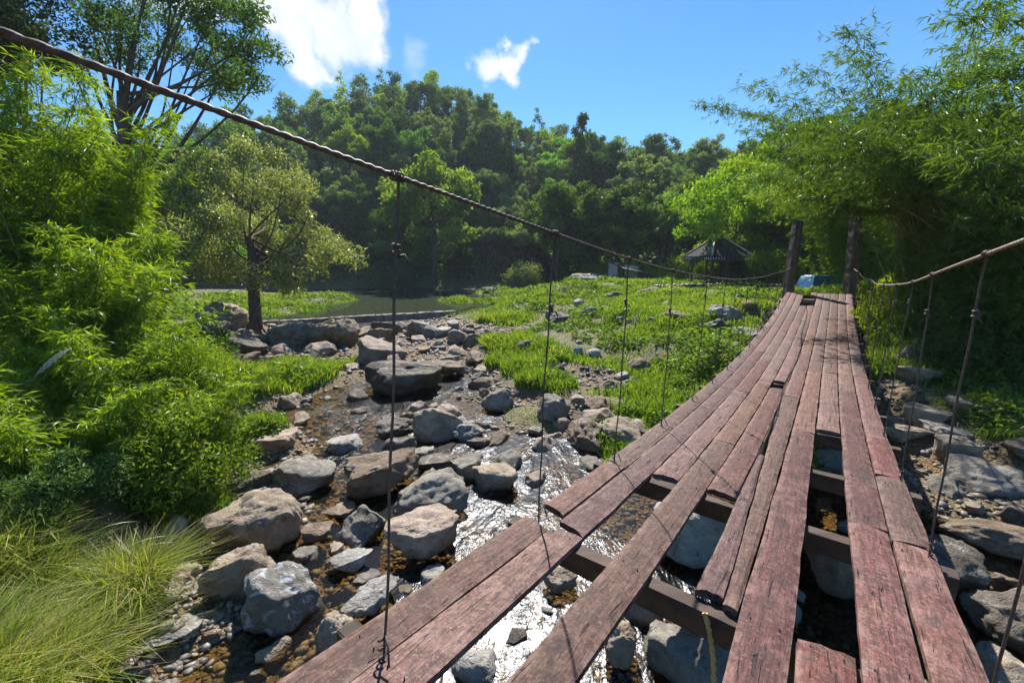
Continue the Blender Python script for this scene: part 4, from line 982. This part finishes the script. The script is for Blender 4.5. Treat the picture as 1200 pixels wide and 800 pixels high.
def solo(k, px, D, top_py, label, zb=None):
    p = B(px, top_py, D); z = gz(p[0], p[1]) if zb is None else zb
    H = [10, 13, 10.5, 13, 11, 7.0, 10, 10, 13][k]
    sc = (p[2] - z) / H
    if k not in used:
        used.add(k); o = PROT[k]; o.location = (p[0], p[1], z - .1); o.scale = (sc, sc, sc); o['label'] = label; return o
    o = dup(PROT[k], (p[0], p[1], z - .1), random.uniform(0, 6), sc, label)
    if 'group' in o: del o['group']
    return o
solo(3, 682, 78, 130, 'tall dark emergent tree standing above the hillside skyline')
solo(6, 500, 57, 182, 'lime green round tree overhanging the far shore of the pool')
solo(7, 655, 50, 212, 'dark rounded tree at the pool end of the row behind the bar')
solo(0, 700, 49, 206, 'dark rounded tree next along the row behind the bar, above the white hut')
solo(7, 745, 47, 214, 'dense dark tree in the middle of the row behind the bar')
solo(0, 778, 45, 214, 'dark tree with a visible bare trunk beside the pavilion')
solo(6, 812, 52, 205, 'dull green tree rising behind the pavilion roof')
solo(5, 870, 36, 236, 'yellow green low tree beside the pavilion roof')
solo(6, 905, 38, 200, 'yellow green leafy tree behind the first end post')
solo(5, 950, 34, 215, 'sunlit tree between the two end posts')
solo(6, 995, 31, 180, 'bright leafy tree behind the second end post')
solo(1, 850, 60, 176, 'tall slim tree on the skyline behind the pavilion')
solo(0, 905, 55, 172, 'green tree on the low skyline near the bamboo')
solo(2, 450, 58, 280, 'pale vine draped tree at the waterline of the pool')
solo(2, 620, 58, 262, 'pale leaved shrubby tree at the end of the pool')
for px, D, rx, h, lab in [(455, 54.5, 2.2, 4.5, 'pale vine covered shrub hanging over the pool edge'), (615, 51, 2., 3.5, 'pale shrub at the head of the pool'), (800, 38, 2., 2.6, 'light green shrub in front of the pavilion'),
                          (848, 37, 2.2, 2.4, 'lime shrub seen through the pavilion'), (820, 39, 2., 2.2, 'lime green shrub left of the pavilion posts'), (760, 41, 2., 2.0, 'yellow green shrub under the bare trunked tree'), (905, 30, 1.8, 2.6, 'lush shrub behind the low stone wall'), (955, 33, 2.4, 3.2, 'grey green shrub above the blue tarpaulin'),
                          (1010, 27, 2.0, 3.0, 'bright shrub beside the second end post'), (885, 36, 2.4, 3.2, 'green shrub between pavilion and end post'), (700, 44, 2., 1.8, 'low shrub beside the white hut'), (985, 38, 2.5, 4., 'light shrub high behind the two end posts')]:
    x = float(B(px, 320, D)[0]); shrub('shrub', lab, x, D, rx, h, 4200, M['leaf_forest_c'] if 'pale' in lab or 'grey' in lab else M['leaf_lime'], .22, .1, sub=16)
# undergrowth carpet on the slopes
Nu = 90000; az = rng.uniform(-1.1, 1.05, Nu); r = np.sqrt(rng.uniform(42 ** 2, 116 ** 2, Nu)); x, y = r * np.sin(az), r * np.cos(az)
h, t = hill(x, y); k = h > -10; x, y = x[k], y[k]; z = ground_z(x, y); n_ = len(x); dd = rng.normal(size=(n_, 3)); dd[:, 2] = np.abs(dd[:, 2])
ac = Acc(); ac.leaves(np.stack([x, y, z + rng.random(n_) ** 2 * 2.2], 1), dd, rng.normal(size=(n_, 3)) * .6 + (0, 0, 1), rng.uniform(.4, .9, n_), .35, rng.random(n_))
tag(ac.build('undergrowth', M['leaf_forest']), 'dark undergrowth covering the hill beneath the trees', 'undergrowth', kind='stuff')

# ------------------------------------------------------------------ weir, wall, pavilion, hut, tarpaulin
wr = thing('weir', 'low broken concrete weir holding back the pool', 'weir', (-9, 23.8, .2))
w0, w1 = np.array([-14.6, 21.0, .0]), np.array([-3.6, 26.6, .0]); nseg = 5
for j in range(nseg):
    a_ = w0 + (w1 - w0) * (j / nseg + .003); b_ = w0 + (w1 - w0) * ((j + 1) / nseg - .003); tp = .62 + random.uniform(-.05, .05)
    ac = Acc(); rough_beam(ac, a_ + (0, 0, tp - .5), b_ + (0, 0, tp - .5), .45, 1.0, .025, 16); ac.build('wall_section', M['concrete'], wr, smooth=False)
p = B(839, 322, 32); pz = gz(p[0], p[1]); px0, py0 = float(p[0]), float(p[1])
pav = thing('pavilion', 'small open river pavilion with a dark hipped roof and pale ridges', 'pavilion', (px0, py0, pz))
ez = EYE + .6; W2, D2 = 1.8, 1.6; rzv = .25
def rot(x, y): return (px0 + x * math.cos(rzv) - y * math.sin(rzv), py0 + x * math.sin(rzv) + y * math.cos(rzv))
def rp(x, y, z): q = rot(x, y); return np.array([q[0], q[1], z])
ridge = ez + 1.35
ac = Acc()
for sx, sy in ((-1, -1), (1, -1), (1, 1), (-1, 1)): pass
cn = [rp(-W2, -D2, ez), rp(W2, -D2, ez), rp(W2, D2, ez), rp(-W2, D2, ez)]; r1, r2 = rp(-.35, 0, ridge), rp(.35, 0, ridge)
dn = np.array([0, 0, -.06])
ac.add([*cn, r1, r2], [(0, 1, 5, 4), (2, 3, 4, 5)], [(1, 2, 5), (3, 0, 4)]); ac.add([*(c + dn for c in cn), r1 + dn, r2 + dn], [(0, 4, 5, 1), (2, 5, 4, 3)], [(1, 5, 2), (3, 4, 0)])
rf = ac.build('roof', M['roof_dark'], pav, smooth=False)
for c, r_ in zip(cn, (r1, r2, r2, r1)):
    ac = Acc(); ac.tube(np.array([c + (0, 0, .04), (c + r_) / 2 + (0, 0, .05), r_ + (0, 0, .06)]), .05, 6); ac.build('ridge_cap', M['pale_trim'], rf)
for a_, b_ in ((0, 1), (1, 2), (2, 3), (3, 0)):
    ac = Acc(); rough_beam(ac, cn[a_] + (0, 0, -.2), cn[b_] + (0, 0, -.2), .05, .26, .002, 4); fb = ac.build('fascia', M['fascia'], rf, smooth=False)
    ac = Acc(); d_ = cn[b_] - cn[a_]; nT = 16; out = unit(np.cross(d_, (0, 0, 1.))) * .04
    for j in range(nT):
        if nT * .25 < j < nT * .75: continue
        c = cn[a_] + d_ * ((j + .5) / nT) + out + (0, 0, -.2); hw = d_ / nT * .3
        ac.add([c - hw + (0, 0, .1), c + hw + (0, 0, .1), c + (0, 0, -.12)], tris=[(0, 1, 2)])
        ac.add([c - hw + (0, 0, .1) - out * .3, c + hw + (0, 0, .1) - out * .3, c + (0, 0, -.12) - out * .3], tris=[(0, 2, 1)])
    ac.build('valance', M['pale_trim'], fb, smooth=False)
for sx in (-1, 0, 1):
    for sy in (-1, 1):
        ac = Acc(); q = rot(sx * (W2 - .5), sy * (D2 - .5)); rough_beam(ac, (q[0], q[1], pz - .2), (q[0], q[1], ez + .1), .14, .14, .003, 6); ac.build('post', M['post'], pav, smooth=False)
for sy in (-1, 1):
    ac = Acc(); rough_beam(ac, rp(-W2 + .6, sy * (D2 - .5), pz + .75), rp(W2 - .6, sy * (D2 - .5), pz + .75), .07, .09, .003, 5); rough_beam(ac, rp(-W2 + .6, sy * (D2 - .5), pz + .4), rp(W2 - .6, sy * (D2 - .5), pz + .4), .05, .07, .003, 5)
    ac.build('railing', M['post'], pav, smooth=False)
# low rubble wall in front of it
lw = Acc(); a0, a1 = B(770, 327, 28.5), B(915, 334, 25.5)
for j in range(60):
    t = j / 59; c = a0 + (a1 - a0) * t; c = np.array([c[0], c[1], gz(c[0], c[1])])
    for lay in range(2):
        q = c + (random.gauss(0, .05), random.gauss(0, .08), .12 + .22 * lay)
        S_ = np.array([.16, .2, .14]) * random.uniform(.75, 1.25); vv_ = iv * (1 + .25 * rng.uniform(-1, 1, (len(iv), 1))) * S_
        lw.add(vv_ + q, tris=it, a=random.random() * .6)
tag(lw.build('stone_wall', M['pebble']), 'low dark rubble wall in front of the pavilion', 'wall')
# hut
hp = B(735, 322, 39); hz = gz(hp[0], hp[1]); hut = thing('hut', 'low white walled hut with a dark sheet roof behind the grassy bar', 'hut', (hp[0], hp[1], hz))
x0, x1, y0, y1 = hp[0] - 1.2, hp[0] + 1.0, hp[1], hp[1] + 2.4
ac = Acc(); zt = hz + 1.5
ac.add([(x0, y0, hz - .2), (x1, y0, hz - .2), (x1, y1, hz - .2), (x0, y1, hz - .2), (x0, y0, zt), (x1, y0, zt - .4), (x1, y1, zt - .4), (x0, y1, zt)], [(0, 1, 5, 4), (1, 2, 6, 5), (2, 3, 7, 6), (3, 0, 4, 7)])
wl = ac.build('wall', M['white_wall'], hut, smooth=False)
ac = Acc(); box(ac, (x0 + .62, y0 - .012, hz + .7), (.32, 0, 0), (0, .02, 0), (0, 0, .7)); ac.build('door', M['post'], hut, smooth=False)
ac = Acc(); z1 = zt + .03
P0 = [(x0 + .5, y0 - 1.3, hz + .95), (x1 + .5, y0 - 1.3, hz + .55), (x1 + .5, y1 + .3, zt - .2), (x0 - .3, y1 + .3, zt + .25), (x0 - .3, y0 - .1, zt + .1)]
P0 = np.array(P0); ac.add(np.concatenate([P0, P0 - (0, 0, .07)]), [(0, 1, 2, 3), (5, 8, 7, 6), (0, 5, 6, 1), (1, 6, 7, 2), (2, 7, 8, 3), (3, 8, 9, 4), (4, 9, 5, 0)], [(0, 3, 4), (5, 9, 8)])
ac.build('roof', M['roof_dark'], hut, smooth=False)
for xx in (x0 + .9, x1 + .2):
    ac = Acc(); rough_beam(ac, (xx, y0 - 1.1, hz - .2), (xx, y0 - 1.1, hz + .6), .1, .1, .003, 5); ac.build('post', M['post'], hut, smooth=False)
# blue tarpaulin draped on a pile
tc = B(961, 331, 24.5); tz = gz(tc[0], tc[1]); u_ = np.linspace(-1, 1, 40); U, Vv = np.meshgrid(u_, u_)
sq = np.maximum(np.abs(U), np.abs(Vv)); top = 1 - sstep(.72, 1.0, sq)
Zt = tz - .02 + 1.0 * top + .05 * n2(U * 2, Vv * 2, 1.4, 3, 4) * top + .04 * np.sin(np.arctan2(U, Vv) * 13) * (1 - top)
Xt = tc[0] + U * (1.0 + .05 * (1 - top)); Yt = tc[1] + Vv * (.8 + .05 * (1 - top)); i = (np.arange(39)[:, None] * 40 + np.arange(39)[None]).ravel()
ac = Acc(); ac.add(np.stack([Xt.ravel(), Yt.ravel(), Zt.ravel()], 1), np.stack([i, i + 1, i + 41, i + 40], 1)); tag(ac.build('tarpaulin', M['tarp']), 'blue tarpaulin draped over a low pile between the end posts', 'tarpaulin')

# ------------------------------------------------------------------ haze
m, nt, out = mat('haze'); g = N(nt)
pv = g.n('VolumePrincipled', {'Color': (.8, .88, 1.), "Density": .00045, 'Anisotropy': .1})
nt.links.new(pv.outputs[0], out.inputs['Volume'])
ac = Acc(); box(ac, (0, 95, 36.5), (185, 0, 0), (0, 133, 0), (0, 0, 39.5)); tag(ac.build('haze', m, smooth=False), kind='stuff')

# ------------------------------------------------------------------ sky, sun, camera
SUN_EL, SUN_AZ = math.radians(47), math.radians(-1)
w = bpy.data.worlds.new('World'); scene.world = w; w.use_nodes = True
nt = w.node_tree; nt.nodes.clear(); g = N(nt)
sky = g.n('TexSky', sky_type='NISHITA', sun_disc=False, sun_elevation=SUN_EL, sun_rotation=SUN_AZ, altitude=200, air_density=1.0, dust_density=.1, ozone_density=4.0)
dirv = g.n('TexCoord').outputs['Generated']
n1 = g.n('TexNoise', {'Vector': dirv, 'Scale': 9., 'Detail': 6., 'Roughness': .6}).outputs['Color']
wob = g.n('VectorMath', {0: n1, 1: (.5, .5, .5)}, operation='SUBTRACT').outputs[0]
dv = g.n('VectorMath', {0: dirv, 1: g.n('VectorMath', {0: wob, 'Scale': .12}, operation='SCALE').outputs[0]}, operation='ADD').outputs[0]
cm = None
for px, py, R in [(352,18,.085),(398,45,.075),(425,55,.05),(318,2,.07),(360,72,.055),(385,88,.03),(430,25,.045),(572,84,.036),(590,78,.034),(606,58,.026),(600,66,.026),(618,52,.016),(300,-40,.1),(200,-60,.1)]:
    u = Vector(ray(px, py)).normalized()
    d = g.n('VectorMath', {0: dv, 1: tuple(u)}, operation='DISTANCE').outputs['Value']
    mk = g.rng(d, R * 1.35, R * .1)
    cm = mk if cm is None else g.math('MAXIMUM', cm, mk)
det = g.noise(dirv, 26., 6, .65)
cm = g.rng(g.math('ADD', cm, g.math('MULTIPLY', g.math('SUBTRACT', det, .5), .9)), .15, .95)
wisp = g.n('VectorMath', {0: dv, 1: tuple(Vector(ray(487, 70)).normalized())}, operation='DISTANCE').outputs['Value']
cm = g.math('MAXIMUM', cm, g.math('MULTIPLY', g.rng(wisp, .035, .0), .35))
bg = g.n('Background', {'Color': g.mix(1., g.n('HueSaturation', {'Saturation': 1.18, 'Color': sky.outputs[0]}).outputs[0], (.68, .93, 1.0), 'MULTIPLY'), 'Strength': .088}).outputs[0]
shade = g.noise(dv, 13., 4, .6)
bc_ = g.n('Background', {'Color': g.mix(g.rng(shade, .35, .6), (.78, .84, .92), (1., 1., 1.)), 'Strength': .6}).outputs[0]
ms = g.n('MixShader', {0: g.math('MULTIPLY', cm, .95), 1: bg, 2: bc_}).outputs[0]
wo = nt.nodes.new('ShaderNodeOutputWorld'); nt.links.new(ms, wo.inputs[0])
sl = bpy.data.lights.new('sun', 'SUN'); sl.energy = 5.0; sl.angle = math.radians(.55); sl.color = (1., .95, .86)
so = bpy.data.objects.new('sun', sl); COL.objects.link(so)
sd = Vector((math.sin(SUN_AZ) * math.cos(SUN_EL), math.cos(SUN_AZ) * math.cos(SUN_EL), math.sin(SUN_EL)))
so.rotation_euler = sd.to_track_quat('Z', 'Y').to_euler(); so.location = (0, 0, 60)
cam = bpy.data.cameras.new('camera'); co = bpy.data.objects.new('camera', cam); COL.objects.link(co)
cam.sensor_width = 36; cam.lens = F / 1200 * 36; cam.clip_end = 1000; cam.clip_start = .05
co.location = (0, 0, EYE); co.rotation_euler = (PI / 2 - PITCH, 0, 0); scene.camera = co
vs = scene.view_settings; vs.view_transform = 'Standard'; vs.look = 'None'; vs.exposure = 1.0; vs.gamma = 1
c = scene.cycles if hasattr(scene, 'cycles') else None
scene.render.engine = 'CYCLES'; c = scene.cycles
c.max_bounces = 5; c.diffuse_bounces = 4; c.glossy_bounces = 3; c.transmission_bounces = 4; c.transparent_max_bounces = 10; c.volume_bounces = 0
c.use_denoising = True; c.use_adaptive_sampling = True; c.adaptive_threshold = .02; c.caustics_reflective = False; c.caustics_refractive = False
c.sample_clamp_indirect = 6
